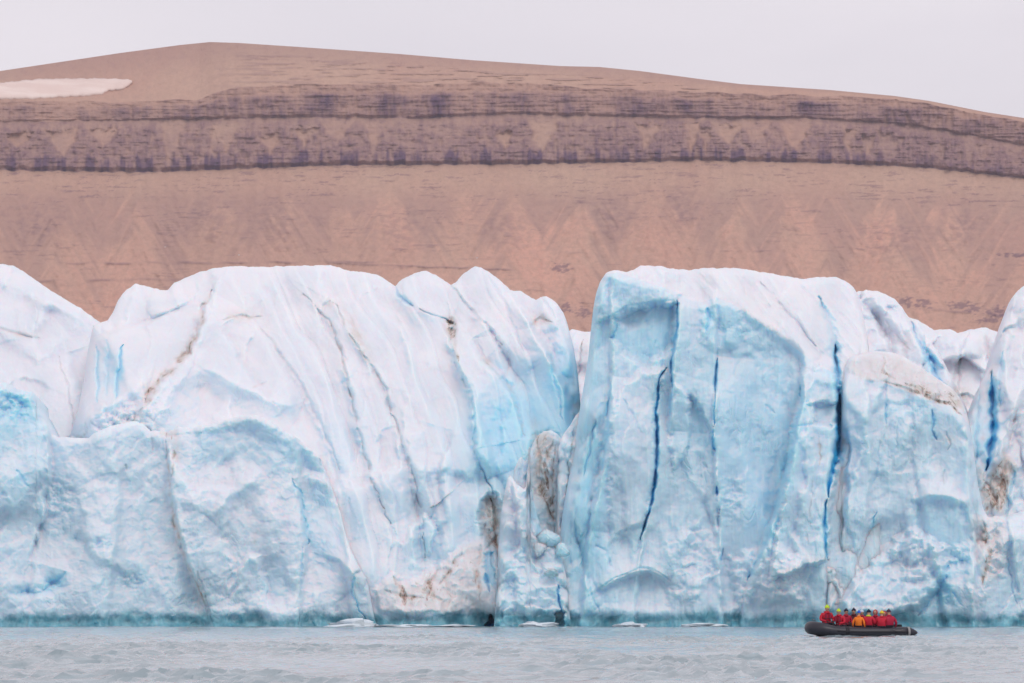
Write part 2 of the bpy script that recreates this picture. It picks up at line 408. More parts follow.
    for d, dz in ((60, -4), (250, -22), (900, -90), (2300, -360)):
        by.append(Y[-1:] + d); bx.append(X[-1:] * (Y[-1:] + d) / Y[-1:]); bz.append(np.maximum(Z[-1:] + dz, -3))
    X, Y, Z = np.vstack(bx), np.vstack(by), np.vstack(bz)
    Z = np.maximum(Z, -3)
    T = np.zeros(X.shape + (4,)); n = rock.shape[0]
    T[:n, :, 0] = rock; T[:n, :, 1] = dk; T[:n, :, 2] = wm; T[..., 3] = 1
    me = np_mesh('mountain', np.stack([X, Y, Z], -1).reshape(-1, 3), grid_quads(*X.shape), attrs={'tone': T.reshape(-1, 4)})
    tag(link('mountain', me, HILL), kind='structure')
    # old snow lying on the gentle top slope at the left
    def yat(p, q):
        j = int(np.argmin(np.abs(px - p))); return np.interp(q, Q[::-1, j], Y[:n][::-1, j])
    cols = np.arange(-420, 133, 2.0)
    tp = cv(cols, [(-420, 112), (-200, 97), (0, 83.5), (40, 79.5), (100, 79), (128, 80), (133, 82)]) + .9 * perlin(cols / 7, cols * 0, 51) + .6 * perlin(cols / 2.6, cols * 0, 53)
    bt = cv(cols, [(-420, 113), (-200, 108), (0, 100), (40, 99), (80, 97), (102, 95), (108, 91), (122, 90), (133, 82.5)]) + .9 * perlin(cols / 9, cols * 0, 52) + .8 * perlin(cols / 3, cols * 0, 54)
    bt = np.maximum(bt, tp + .3); W = []
    for t in np.linspace(0, 1, 11):
        q = bt + (tp - bt) * t
        yy = np.array([yat(a, b) for a, b in zip(cols, q)]) - 4.0 * math.sin(math.pi * t) ** .5 + 1.5 * (t in (0.0, 1.0))
        W.append(np.stack([wx(cols, yy), yy, wz(q, yy) + .4 * math.sin(math.pi * t)], -1))
    W = np.array(W); o = link('snow_patch', np_mesh('snow_patch', W.reshape(-1, 3), grid_quads(W.shape[0], W.shape[1])), snow_material())
    md = o.modifiers.new('thickness', 'SOLIDIFY'); md.thickness = 1.2; md.offset = 0
    tag(o, 'long pale snow patch lying along the upper left slope of the brown mountain', 'snow patch')
build_mountain()

# ------------------------------------------------------------------ glacier
PX = 455.0 / F        # metres per pixel at the ice front
def serac(name, label, cat, x0, x1, top, Y0, prof, feats=(), res=.78, back=18.0, drop=.25, blue=.2, tint=None,
          facet=((.35, 22, 1.0), (.16, 8, 1.0)), flow=None, edge=14.0, edge_m=1.6, und=0.8, seed=0, bottom=632.0, jag=.7, notch=.5, fine=1.0):
    cols = np.arange(x0, x1 + res * .5, res); nc = len(cols)
    tp = cv(cols, top) + jag * fbm(cols / 7.0, cols * 0 + seed, seed + 60, 3)
    tp = np.minimum(tp, bottom - 2)
    nr = int(max(40, (bottom - tp.min()) / res))
    t = np.linspace(0, 1, nr)[:, None]
    Q = bottom + (tp[None] - bottom) * t; P = np.broadcast_to(cols, Q.shape).copy()
    D = prof(P, Q).astype(float)
    tone = np.zeros(P.shape + (4,)); tone[..., 0] = blue; tone[..., 3] = 1
    if tint is not None: tone[..., 0] += tint(P, Q)
    # rounded towards the outline
    sil = np.stack([cols, tp], -1)[::3]
    d, _, _ = pdist(P, Q, sil)
    e = np.clip(1 - d / edge, 0, 1)
    D += edge_m * (1 - np.sqrt(np.clip(1 - e * e, 0, 1)))
    wob = 2.4 * fbm(P / 22, Q / 22, seed + 70, 3)
    for amp, cell, asp in facet:
        D += amp * 2 * facets((P + wob * min(cell / 9, 2.2)) / cell, (Q + wob * min(cell / 12, 2.0)) / (cell * asp), seed + int(cell), 26.0 if cell > 25 else 14.0, .9)
    D += und * fbm(P / 60, Q / 75, seed + 80, 2, .35) + fine * (.016 * fbm(P / 2.6, Q / 2.8, seed + 90, 3) + .06 * fbm(P / 9, Q / 10, seed + 95, 3))
    if flow is not None: D += flow(P, Q)
    for f in feats: f(P, Q, D, tone)
    # wave-cut notch at the waterline
    D += notch * np.exp(-((Q - 621 - 3 * perlin(P / 30, P * 0, seed + 3)) / 6.0) ** 2) * (.6 + .7 * perlin(P / 14, Q / 14, seed + 4))
    Y = Y0 + D
    X = wx(P, Y); Z = wz(Q, Y)
    bX, bY, bZ, bT = [X], [Y], [Z], [tone]
    for f in (.04, .12, .3, .6, 1.0):
        yy = Y[-1:] + back * f
        bX.append(X[-1:]); bY.append(yy); bZ.append(np.maximum(Z[-1:] - drop * back * f ** 1.5, -.4)); bT.append(tone[-1:])
    bX.append(X[-1:]); bY.append(Y[-1:] + back * 1.02); bZ.append(np.full((1, nc), -.45)); bT.append(tone[-1:])
    X, Y, Z, T = np.vstack(bX), np.vstack(bY), np.vstack(bZ), np.vstack(bT)
    nR = X.shape[0]
    q = grid_quads(nR, nc, True)
    lcap = list(np.arange(nR) * nc)[::-1]; rcap = list(np.arange(nR) * nc + nc - 1)
    me = np_mesh(name, np.stack([X, Y, Z], -1).reshape(-1, 3), q, [lcap, rcap], {'tone': np.clip(T, 0, 1).reshape(-1, 4)})
    return tag(link(name, me, ICE), label, cat)

def slabs(lines, offs, w=1.6, top=None):
    """the face broken into upright slabs: between neighbouring lines the ice stands at its own depth and tilt"""
    def f(P, Q, D, T):
        Pj = P + 2.2 * fbm(P / 16, Q / 22, 121, 3); acc = offs[0][0] + offs[0][1] * 0 * P
        xs = [np.interp(Q, [p[1] for p in l], [p[0] for p in l]) for l in lines]
        lo = xs[0] - 45
        val = offs[0][0] + offs[0][1] * np.clip(Pj - (xs[0] - 22), -40, 40)
        for i, x in enumerate(xs):
            nx = xs[i + 1] if i + 1 < len(xs) else x + 60
            nv = offs[i + 1][0] + offs[i + 1][1] * np.clip(Pj - (x + nx) / 2, -50, 50)
            m = 1 / (1 + np.exp(-np.clip((Pj - x) / w * 2.2, -30, 30)))
            val = val * (1 - m) + nv * m
        D += val * (1 if top is None else sst(-8, 10, Q - cv(P, top)))
    return f
# feature makers: each changes depth (m) and tone (blue, dirt, deep)
def crack(poly, w=1.5, d=2.0, blue=.4, dirt=0.0, deep=0.0, jit=2.2, gap=0.0, spread=2.4):
    def f(P, Q, D, T):
        Pj = P + jit * fbm(P / 14, Q / 14, 101, 3)
        r, t, s = pdist(Pj, Q, poly)
        ww = w * np.sqrt(np.clip(np.sin(np.pi * np.clip(t, .012, .988)), 0, 1)) * (1 + .5 * perlin(Q / 9, P * 0 + poly[0][0], 102))
        if gap: ww = ww * sst(-gap, .2, perlin(Q / 12, P * 0 + poly[0][0] * .3, 103) + .15)
        ww = np.maximum(ww * .85, .05)
        g = np.exp(-(r / ww) ** 2)
        D += .30 * d * g
        h = np.exp(-(r / (ww * spread)) ** 2)
        T[..., 0] += blue * h; T[..., 1] += dirt * (.62 + .9 * perlin(Q / 8, P / 8, 113)) * np.exp(-(r / (ww * 1.5)) ** 2); T[..., 2] += deep * (.85 + .5 * perlin(Q / 10, P / 10, 114)) * np.exp(-(r / (ww * .95)) ** 4)
    return f
def step(poly, amp=1.0, L=30.0, w=1.6, jit=3.0, both=False):
    """the ice right of the line lies `amp` metres farther back, easing out over L pixels"""
    def f(P, Q, D, T):
        Pj = P + jit * fbm(P / 20, Q / 20, 104, 3)
        r, t, s = pdist(Pj, Q, poly)
        env = np.sin(np.pi * np.clip(t, .002, .998)) ** .5
        amp_ = amp * 1.5
        D += amp_ * np.tanh(s * r / w) * .5 * np.exp(-r / L) * env + amp_ * .5 * np.exp(-r / L) * env * (1 if not both else 0)
    return f
def ridge(poly, amp=1.0, w=10.0, jit=3.0):
    def f(P, Q, D, T):
        r, t, s = pdist(P + jit * fbm(P / 20, Q / 20, 105, 3), Q, poly)
        D -= 1.3 * amp * np.exp(-np.sqrt(r * r + 4) / w) * np.sin(np.pi * np.clip(t, .002, .998)) ** .5
    return f
def blob(cx, cy, rx, ry, d=0.0, blue=0.0, dirt=0.0, deep=0.0, rot=0.0, rag=.35):
    def f(P, Q, D, T):
        c, s = math.cos(R(rot)), math.sin(R(rot))
        u = ((P - cx) * c + (Q - cy) * s) / rx; v = (-(P - cx) * s + (Q - cy) * c) / ry
        g = np.clip(np.exp(-(u * u + v * v)) * (1 + rag * 2 * fbm(P / 9, Q / 9, 106, 3)), 0, 1.3)
        D += d * g; T[..., 0] += blue * g; T[..., 1] += dirt * g; T[..., 2] += deep * g
    return f
def patch(poly, d=0.0, blue=0.0, dirt=0.0, deep=0.0, soft=3.0, rough=0.0, tilt=(0, 0)):
    cx = sum(p[0] for p in poly) / len(poly); cy = sum(p[1] for p in poly) / len(poly)
    def f(P, Q, D, T):
        m = inpoly(P + 2.5 * fbm(P / 11, Q / 11, 107, 3), Q + 2.5 * fbm(P / 11, Q / 11, 108, 3), poly, soft)
        D += m * (d + tilt[0] * (P - cx) + tilt[1] * (Q - cy))
        if rough:
            D += m * rough * (1.2 * facets(P / 10, Q / 9, 109, 12, 1) + .35 * facets(P / 4.5, Q / 4.5, 110, 12, 1))
        T[..., 0] += m * blue; T[..., 1] += m * dirt; T[..., 2] += m * deep
    return f
def lin(a, b=0.0, q0=626):          # a = metres back per metre up, b = curvature over the full 360 px height
    def f(P, Q):
        h = (q0 - Q) / 360.0
        return a * (q0 - Q) * PX + b * np.clip(h, 0, 2) ** 2
    return f
def softplus(x, k): return k * np.logaddexp(0, x / k)
def bent(low, up, edge, k=6.0, q0=626):   # steep face below an edge line, gentler slope above it
    def f(P, Q):
        return low * (q0 - Q) * PX + up * softplus(cv(P, edge) - Q, k) * PX
    return f

GR = 'ice blocks of the glacier front'
# -- far ice seen through the gaps
serac('ice_ridge', 'low distant white ice ridge in the gap between the two big ice walls', 'glacier ice', 520, 640,
      [(520, 372), (545, 350), (560, 336), (572, 329), (580, 331), (592, 332), (610, 340), (640, 360)], 505, lin(.5, 6), blue=.05, edge=16, edge_m=3,
      feats=[crack([(584, 340), (580, 362), (577, 390)], 1.6, 1.0, .0, .7), blob(585, 350, 5, 14, dirt=.35)], seed=1, facet=((.8, 26, 1),))
serac('ice_ridge', 'distant white ice ridge behind the right tower with a dull crest', 'glacier ice', 860, 1120,
      [(860, 340), (890, 322), (905, 316), (918, 320), (934, 330), (950, 329), (958, 333), (969, 330), (985, 327), (997, 332), (1024, 330), (1120, 340)], 505, lin(.45, 6), blue=.03, edge=16, edge_m=4,
      feats=[crack([(969, 331), (962, 350), (958, 380), (955, 410)], 2, 1.6, .1, .1), step([(984, 330), (986, 350), (992, 380)], 2.0, 20), blob(985, 345, 8, 12, dirt=.35), blob(960, 398, 12, 12, dirt=.6)], seed=2, facet=((1.0, 26, 1),))

# -- left shoulder
serac('ice_dome', 'rounded white ice shoulder at the far left sloping down to a notch', 'glacier ice', -170, 150,
      [(-170, 300), (-120, 285), (-60, 268), (-20, 265), (0, 264), (15, 266), (30, 276), (50, 290), (80, 308), (93, 317), (105, 326), (118, 350), (132, 400), (150, 450)], 462, lin(.25, 17), blue=.02, edge=20, edge_m=2.4, seed=3,
      facet=((.3, 44, 1.1), (.06, 20, 1)), back=30,
      feats=[step([(-20, 290), (0, 283), (20, 292), (45, 306), (75, 312), (98, 324)], -1.0, 26, 5), step([(38, 338), (44, 312), (52, 304), (60, 306)], -1.2, 16, 5), ridge([(52, 304), (75, 316), (100, 326), (112, 345)], 1.2, 9),
             crack([(-10, 326), (12, 332), (33, 338)], 2, .7, 0, .35), step([(-30, 325), (0, 333), (20, 350), (38, 361), (52, 352), (70, 335)], -.9, 26, 7),
             crack([(58, 356), (66, 380), (70, 400), (74, 430)], 1.4, .8, .1, .25), blob(20, 335, 20, 5, dirt=.25), blob(-20, 380, 30, 40, dirt=.06), step([(68, 352), (80, 385), (92, 405)], 1.0, 18, 5)])
# -- the big left dome
def dome_flow(P, Q):
    g = cv(Q, [(250, -4), (270, 0), (300, 15), (350, 45), (400, 66), (450, 80), (500, 92), (560, 100), (640, 108)])
    c = P - g; w = sst(200, 260, c)
    saw = 0
    for per, amp, s in ((46, 1.1, 1), (23, .32, 2), (11, .06, 3)):
        u = (c + 9 * fbm(P / 60, Q / 90, 200 + s, 2)) / per
        fr = u - np.floor(u)
        am = .35 + .65 * RV[(np.floor(u).astype(int) * 13 + s * 101) % 4096, 0]
        saw = saw + amp * am * (sst(0, .84, fr) * -1.0 + sst(.84, 1.0, fr) * 1.0 + .5)
    return w * saw * sst(640, 500, Q) + .035 * fbm(c / 5, Q / 45, 210, 3) * w
dome_top = [(60, 470), (70, 436), (78, 410), (84, 380), (88, 350), (93, 326), (108, 320), (113, 312), (118, 300), (126, 290), (135, 284), (142, 285), (150, 287), (160, 290), (168, 290), (174, 283), (185, 278), (197, 273), (210, 269), (222, 267), (235, 266), (262, 267), (285, 266), (330, 265), (340, 268), (350, 271), (365, 272), (378, 275), (388, 281), (395, 286), (400, 281), (410, 275), (418, 272), (427, 271), (436, 275), (445, 281), (451, 285), (456, 282), (462, 275), (469, 270), (475, 266), (482, 268), (489, 272), (495, 276), (503, 283), (510, 290), (521, 291), (530, 297), (536, 300), (541, 297), (546, 296), (552, 299), (558, 305), (563, 312), (567, 322), (569, 330), (573, 345), (577, 367), (579, 388), (581, 410), (585, 440), (592, 470), (600, 520)]
dome = serac('ice_dome', 'large rounded white ice dome with grey flow creases left of the central gap', 'glacier ice', 60, 600, dome_top, 453.0,
  lambda P, Q: (lin(.16, 20)(P, Q)) * (1 - .12 * sst(430, 560, P)) + 2.6 * sst(120, 60, P),
  blue=.14, edge=17, edge_m=2.2, seed=5, facet=((.6, 66, 1.8), (.12, 27, 1.8)), fine=.6, flow=dome_flow, back=40, und=1.0,
  tint=lambda P, Q: .74 * np.exp(-((P - 528) / 62) ** 2 - ((Q - 425) / 52) ** 2) + .70 * np.exp(-((P - 566) / 19) ** 2 - ((Q - 392) / 46) ** 2) + .16 * np.exp(-((P - 400) / 34) ** 2 - ((Q - 330) / 28) ** 2) + .24 * sst(420, 520, P) * sst(350, 470, Q) + .20 * sst(320, 480, Q)
    + .14 * np.exp(-((P - 340) / 24) ** 2 - ((Q - 420) / 60) ** 2),
  feats=[
   # diagonal dirty crease of the left part and its facets
   crack([(214, 290), (205, 301), (200, 318), (197, 335), (189, 352), (176, 366), (164, 376), (152, 392), (146, 402), (135, 421), (126, 432)], 3.4, 1.5, 0, .95, jit=4),
   crack([(197, 335), (189, 352), (180, 362)], 4, .5, 0, .5), crack([(160, 379), (150, 392), (144, 404)], 3.4, .8, 0, .7),
   step([(212, 290), (203, 305), (199, 325), (189, 353), (164, 376), (146, 402), (132, 424)], -2.4, 30, 3),
   ridge([(193, 364), (215, 372), (240, 386), (262, 395), (300, 412)], 1.8, 14), ridge([(193, 364), (176, 388), (152, 420)], 1.0, 12),
   ridge([(78, 437), (88, 420), (105, 407), (120, 399), (141, 382), (150, 384)], 2.4, 14), blob(125, 420, 30, 18, d=-1.0),
   step([(220, 326), (232, 345), (248, 372), (256, 385), (270, 400)], 1.5, 26, 2.5), step([(150, 318), (170, 312), (190, 300)], -1.0, 20),
   blob(240, 316, 14, 6, dirt=.35), crack([(222, 320), (240, 315), (250, 318), (262, 316)], 1.6, .7, 0, .45),
   crack([(97, 345), (97, 375), (97, 402)], 1.4, 1.0, .55), crack([(122, 345), (120, 365), (118, 380), (115, 398)], 2.2, 1.4, .75, 0, .1), crack([(108, 340), (108, 372), (106, 395)], 2, .6, .3),
   blob(110, 372, 16, 32, blue=.28), step([(112, 330), (125, 327), (150, 322), (180, 308)], 1.2, 16),
   step([(40, 300), (118, 330), (140, 326)], .1, 10),
   # flow creases of the right part
   crack([(303, 294), (328, 320), (341, 350), (347, 379), (353, 405), (360, 440), (372, 479), (382, 504), (391, 524)], 2.0, 1.15, .10, .55, gap=.35), step([(303, 294), (328, 320), (341, 350), (347, 379), (353, 405), (360, 440), (372, 479), (391, 524)], -1.2, 22, 5),
   crack([(319, 295), (337, 306), (348, 332), (363, 355), (378, 376), (386, 390), (392, 414), (400, 440), (411, 468), (421, 508), (425, 561)], 1.8, 1.2, .08, .42, gap=.4), step([(319, 295), (337, 306), (348, 332), (363, 355), (386, 390), (400, 440), (411, 468), (421, 508), (425, 561)], -1.3, 26, 5),
   blob(356, 335, 6, 24, dirt=.55, rot=-30), blob(330, 305, 20, 5, dirt=.25, rot=30), blob(362, 352, 4, 12, dirt=.4, rot=-35),
   crack([(260, 326), (278, 350), (296, 376), (310, 402), (328, 440), (340, 470)], 2.4, .8, .0, .16), step([(260, 326), (278, 350), (296, 376), (328, 440), (345, 490)], -1.1, 28, 7),
   crack([(252, 388), (265, 382)], 1.5, .5, 0, .4),
   crack([(419, 309), (445, 319), (453, 324), (449, 344), (457, 364), (468, 388), (474, 408), (474, 449), (485, 476), (493, 493)], 1.8, 1.5, .25, .25), step([(449, 322), (449, 344), (457, 364), (468, 388), (474, 408), (475, 449), (487, 480)], -2.4, 26, 5),
   blob(451, 328, 4.5, 12, d=.8, dirt=1.0), crack([(447, 322), (455, 324), (453, 345), (459, 362)], 2.2, .7, .1, .95),
   ridge([(398, 283), (418, 308), (440, 317), (452, 321)], 1.4, 12), crack([(394, 286), (399, 296), (412, 306)], 2.0, 1.6, .5, .1, .15),
   crack([(483, 360), (501, 376), (513, 393), (519, 414), (524, 436)], 1.4, .8, .25, .5), step([(470, 340), (483, 360), (501, 376), (513, 393), (519, 414), (522, 440)], 1.9, 22, 2.4), blob(486, 362, 4, 6, dirt=.6, rot=-40),
   crack([(452, 286), (466, 305), (486, 325), (502, 345)], 2.2, 1.4, .0, .12), step([(454, 286), (470, 305), (490, 330), (506, 352), (520, 376)], -1.2, 22, 4),
   crack([(488, 276), (504, 300), (515, 330), (524, 352)], 2.0, .8, .12, 0), ridge([(510, 291), (530, 320), (548, 352), (562, 382), (571, 405)], 1.7, 10), step([(510, 291), (530, 320), (548, 352), (562, 382), (571, 405), (574, 425)], 3.6, 30, 2.0),
   crack([(532, 325), (540, 318), (552, 322)], 2.4, .8, 0, .75), blob(543, 318, 10, 5, dirt=.45), crack([(544, 298), (552, 310), (558, 325)], 1.6, .7, .1, .05),
   crack([(550, 365), (560, 395), (563, 420)], 1.8, 1.0, .5, 0, .12),
   # lower part: fading slabs, moraine slope, roots of debris
   step([(404, 545), (414, 524), (425, 514), (437, 528), (428, 560)], 1.0, 16), patch([(417, 560), (418, 530), (432, 512), (440, 530), (440, 570)], d=.6, blue=.2, soft=4),
   patch([(374, 598), (376, 588), (393, 575), (405, 584), (418, 582), (428, 572), (439, 568), (452, 556), (461, 547), (472, 543), (488, 538), (497, 560), (500, 612), (411, 614), (380, 610)], d=-.7, dirt=.46, blue=-.15, soft=4, rough=.12), crack([(393, 576), (402, 590), (405, 606)], 2.6, .8, 0, .7), crack([(418, 583), (424, 592), (440, 600)], 3, .7, 0, .6), crack([(438, 570), (430, 582), (428, 600)], 2.6, .8, 0, .65), crack([(462, 550), (455, 566), (440, 584)], 3, .6, 0, .6), crack([(480, 545), (476, 570), (480, 600)], 2.6, .6, 0, .5), crack([(384, 590), (400, 596), (425, 598)], 2.2, .6, 0, .5),
   patch([(385, 600), (400, 588), (420, 590), (440, 580), (470, 585), (490, 600), (480, 608), (420, 608)], dirt=.12, soft=5),
   patch([(480, 508), (488, 496), (498, 496), (500, 520), (498, 545), (488, 546), (481, 530)], d=1.6, dirt=.7, soft=5, rough=.15),
   crack([(492, 498), (495, 515), (496, 545), (501, 560), (502, 582)], 2.2, 1.6, 0, 1.0), crack([(489, 545), (492, 565), (497, 580)], 1.4, .8, .3, .4),
   patch([(484, 553), (494, 552), (497, 590), (486, 582)], d=.5, blue=.5, dirt=-.5, soft=2), crack([(485, 573), (487, 582), (490, 592)], 2.2, 1.2, .4, -.4, .55, jit=.5),
   patch([(486, 626), (491, 613), (497, 626)], d=2.4, deep=.9, dirt=-.8, soft=1.5),
   step([(445, 520), (440, 470), (452, 430)], .8, 26),
   patch([(532, 450), (536, 436), (548, 430), (558, 438), (557, 470), (556, 530), (547, 531), (540, 510), (533, 488), (530, 468)], d=1.0, dirt=.55, soft=7, rough=.12), crack([(543, 440), (547, 465), (546, 490), (552, 520)], 2.5, .7, 0, .6), blob(538, 428, 8, 12, dirt=.3),
  ])
# -- crumbling wall in front of the dome, left
def wall_tint(P, Q):
    return .29 + .30 * np.exp(-((P - 18) / 34) ** 2 - ((Q - 412) / 26) ** 2) + .10 * sst(330, 200, P)
serac('ice_cliff', 'crumbling pale blue ice cliff at the lower left with a brown vertical streak', 'glacier ice', -170, 378,
  [(-170, 400), (-120, 385), (-60, 392), (-20, 384), (0, 383), (8, 383), (15, 388), (24, 391), (32, 392), (36, 396), (34, 402), (40, 410), (47, 424), (52, 434), (60, 437), (78, 438), (88, 438), (97, 432), (110, 426), (124, 423), (136, 421), (143, 424), (150, 430), (158, 431), (166, 432), (178, 427), (190, 428), (200, 426), (212, 424), (225, 420), (240, 416), (255, 415), (266, 418), (280, 428), (296, 437), (310, 449), (320, 458), (328, 478), (334, 494), (340, 511), (346, 536), (352, 553), (360, 568), (367, 580), (371, 600), (374, 616), (378, 628)], 451.0,
  lin(.13, 2.0), blue=.02, tint=wall_tint, edge=9, edge_m=1.0, seed=8, facet=((.24, 46, 1.8), (.09, 20, 1.4), (.05, 8, 1)), fine=1.1, back=12, drop=.05, und=1.1, jag=1.0,
  feats=[
   slabs([[(44, 420), (50, 470), (36, 540), (30, 620)], [(112, 425), (120, 500), (108, 620)], [(168, 430), (171, 500), (186, 560), (208, 612)], [(296, 430), (304, 515), (306, 550), (300, 610)], [(330, 470), (345, 540), (352, 620)]], [(.5, .01), (-.3, -.012), (.3, .012), (-.35, -.012), (.4, .02), (-.2, .0)], 3.0),
   patch([(-30, 395), (0, 384), (30, 392), (45, 425), (48, 470), (20, 510), (-30, 520)], d=-1.2, blue=.12, soft=6),
   blob(16, 402, 20, 16, d=.9, blue=.28), step([(48, 430), (50, 470), (42, 520), (30, 560)], 1.5, 30),
   crack([(166, 432), (165.6, 440), (169, 476), (171, 500), (176, 529), (185, 557), (196, 582), (206, 607)], 1.7, 1.1, 0, .85, gap=.6, jit=1.5), crack([(172, 436), (174, 455), (172, 480)], 1.4, .6, 0, .8, gap=.6), crack([(152, 436), (153, 450)], 1.2, .5, 0, .6), crack([(126, 464), (127, 470)], 1.2, .5, 0, .7),
   crack([(196, 570), (203, 590), (209, 610)], 1.2, .6, 0, .5),
   blob(166, 434, 10, 4, dirt=.5), blob(176, 452, 4, 22, dirt=.35), blob(178, 535, 3, 14, dirt=.55), blob(200, 590, 5, 18, dirt=.3),
   step([(168, 435), (170, 490), (176, 530), (188, 562), (206, 607)], -1.6, 34, 2.5),
   # hollows and undercuts, their teal shade tinted into the ice
   blob(55, 583, 9, 6, d=.8, blue=.5, deep=.03), blob(36, 591, 14, 5, d=.6, blue=.4, deep=.02), blob(20, 592, 10, 4, d=.5, blue=.35), crack([(45, 590), (62, 576), (66, 572)], 3.0, .8, .3), crack([(18, 470), (26, 484), (30, 486)], 2.4, .7, .35), blob(100, 545, 10, 7, d=.5, blue=.15), blob(130, 580, 16, 10, d=.5, blue=.18), blob(60, 500, 18, 20, d=.6, blue=.12), blob(78, 540, 7, 6, d=.5, blue=.12),
   # smooth bright buttress and arch right of the streak
   ridge([(262, 470), (250, 482), (236, 490), (222, 506), (210, 520)], 1.3, 10), patch([(186, 500), (215, 470), (262, 478), (282, 520), (262, 585), (228, 600), (205, 570)], d=-.5, soft=8, blue=-.05),
   step([(232, 600), (240, 570), (250, 555), (258, 556), (268, 590), (270, 606)], .9, 16), blob(254, 540, 4, 6, dirt=.3), ridge([(228, 598), (238, 570), (248, 555), (262, 566)], .8, 6),
   # shaded facets towards the right end
   patch([(240, 424), (262, 420), (300, 440), (322, 462), (330, 480), (300, 470), (262, 450)], d=.4, blue=.12, soft=7, tilt=(.008, 0)),
   patch([(190, 435), (240, 425), (300, 445), (318, 470), (290, 480), (240, 462), (200, 470)], d=.4, blue=.12, soft=8),
   crack([(293, 479), (300, 495), (304, 515), (306, 529), (308, 545)], 1.7, 1.3, .5, 0, .1), crack([(303, 545), (302, 570), (300, 590)], 1.1, .6, .3, 0, .1), step([(293, 479), (304, 515), (308, 550), (300, 590)], 1.0, 22), patch([(308, 480), (328, 490), (345, 545), (330, 570), (312, 560), (305, 520)], d=.4, blue=.18, soft=7, tilt=(.008, 0)),
   crack([(366, 620), (352, 592), (354, 575), (362, 568)], 1.2, .9, .45, 0, .1), patch([(262, 560), (280, 555), (292, 590), (286, 608), (262, 606)], d=.4, blue=.1, soft=5), step([(322, 555), (338, 560), (352, 580), (356, 606)], -.8, 14),
   patch([(196, 418), (250, 412), (262, 420), (240, 424), (198, 432)], d=-.3, dirt=.12, soft=4),
  ])
# -- centre: debris chute, sliver, pinnacles
serac('debris_chute', 'narrow gully of brown rock debris and dirty ice between pinnacle and right block', 'glacier debris', 505, 585,
  [(505, 520), (514, 490), (524, 466), (531, 448), (537, 436), (544, 431), (551, 430), (558, 434), (566, 446), (585, 480)], 455.3, lin(.10, 1.0), blue=.5, edge=4, edge_m=.4, seed=11, back=8, facet=((.14, 12, 1.6), (.07, 6, 1.2)), und=.3,
  feats=[crack([(536, 440), (541, 470), (543, 500), (550, 530)], 2.2, .5, 0, .8), crack([(553, 452), (551, 480), (553, 515)], 1.8, .4, 0, .7), patch([(532, 448), (538, 432), (549, 428), (558, 442), (556, 470), (554, 500), (556, 530), (547, 531), (540, 510), (533, 488), (530, 470)], dirt=.72, soft=6, rough=.10), crack([(541, 500), (548, 512), (554, 524)], 2.5, .8, 0, 1), crack([(552, 440), (545, 462), (548, 490)], 2, .6, 0, .7), blob(536, 440, 7, 12, dirt=.25)])
serac('ice_sliver', 'thin grey white ice wedge beside the brown debris gully', 'glacier ice', 552, 586,
  [(552, 590), (555, 540), (556.5, 500), (557, 468), (558.5, 448), (562, 437), (570, 425), (576, 415), (580, 411), (586, 430)], 452.0, lin(.10, 1), blue=.4, edge=6, edge_m=.8, seed=12, back=8,
  feats=[crack([(574, 428), (571, 450), (568, 480), (566, 500)], 1.2, .8, .1, .8), blob(570, 450, 5, 26, blue=.2), patch([(556, 470), (561, 466), (561, 520), (556, 525)], dirt=.3, soft=2)])
serac('ice_pinnacle', 'sharp twin pointed pale blue ice pinnacle rising at the central gap', 'ice pinnacle', 494, 571,
  [(494, 626), (496, 600), (498, 560), (499, 534), (501, 515), (504, 496), (507, 480), (509.5, 475), (511.5, 476), (514, 480), (517, 484), (521, 487), (524, 489), (526, 486), (527.5, 470), (528.6, 449), (529.6, 448), (530.5, 480), (533, 497), (537, 514), (541, 528), (545, 537), (552, 545), (558, 552), (563, 560), (567, 580), (569, 605), (571, 626)], 449.6,
  lin(.12, 1.5), blue=.45, edge=6, edge_m=.8, seed=13, back=5, drop=.1, facet=((.4, 20, 1.4), (.16, 8, 1)), jag=.35,
  feats=[step([(511, 478), (518, 520), (522, 545), (516, 560)], -1.0, 14), patch([(525, 486), (531, 484), (545, 535), (538, 540), (530, 525)], d=.8, blue=.3, soft=2), patch([(500, 556), (530, 558), (560, 575), (562, 612), (498, 612)], d=-.4, blue=.05, soft=5),
         patch([(508, 480), (520, 490), (522, 540), (502, 545), (503, 510)], blue=-.2, soft=4), blob(516, 548, 14, 8, blue=.12, d=.3), patch([(555, 613), (560, 611), (564, 613), (564, 632), (555, 632)], d=1.4, deep=.6, soft=1.2), crack([(558, 585), (559, 598), (560, 612)], 2.0, 1.5, .4, .1, .75), blob(512, 590, 10, 14, d=.3, blue=.1)])
serac('ice_spike', 'small upright ice fin behind the pointed pinnacle', 'ice pinnacle', 512, 531,
  [(512, 490), (514, 470), (517, 463), (520, 457), (522, 457), (524, 461), (526, 461), (528, 455), (529, 447), (530, 447), (531, 500)], 451.6, lin(.1, 1), blue=.28, edge=4, edge_m=.5, seed=14, back=2, facet=((.2, 8, 1.4),), res=.5, jag=.2)

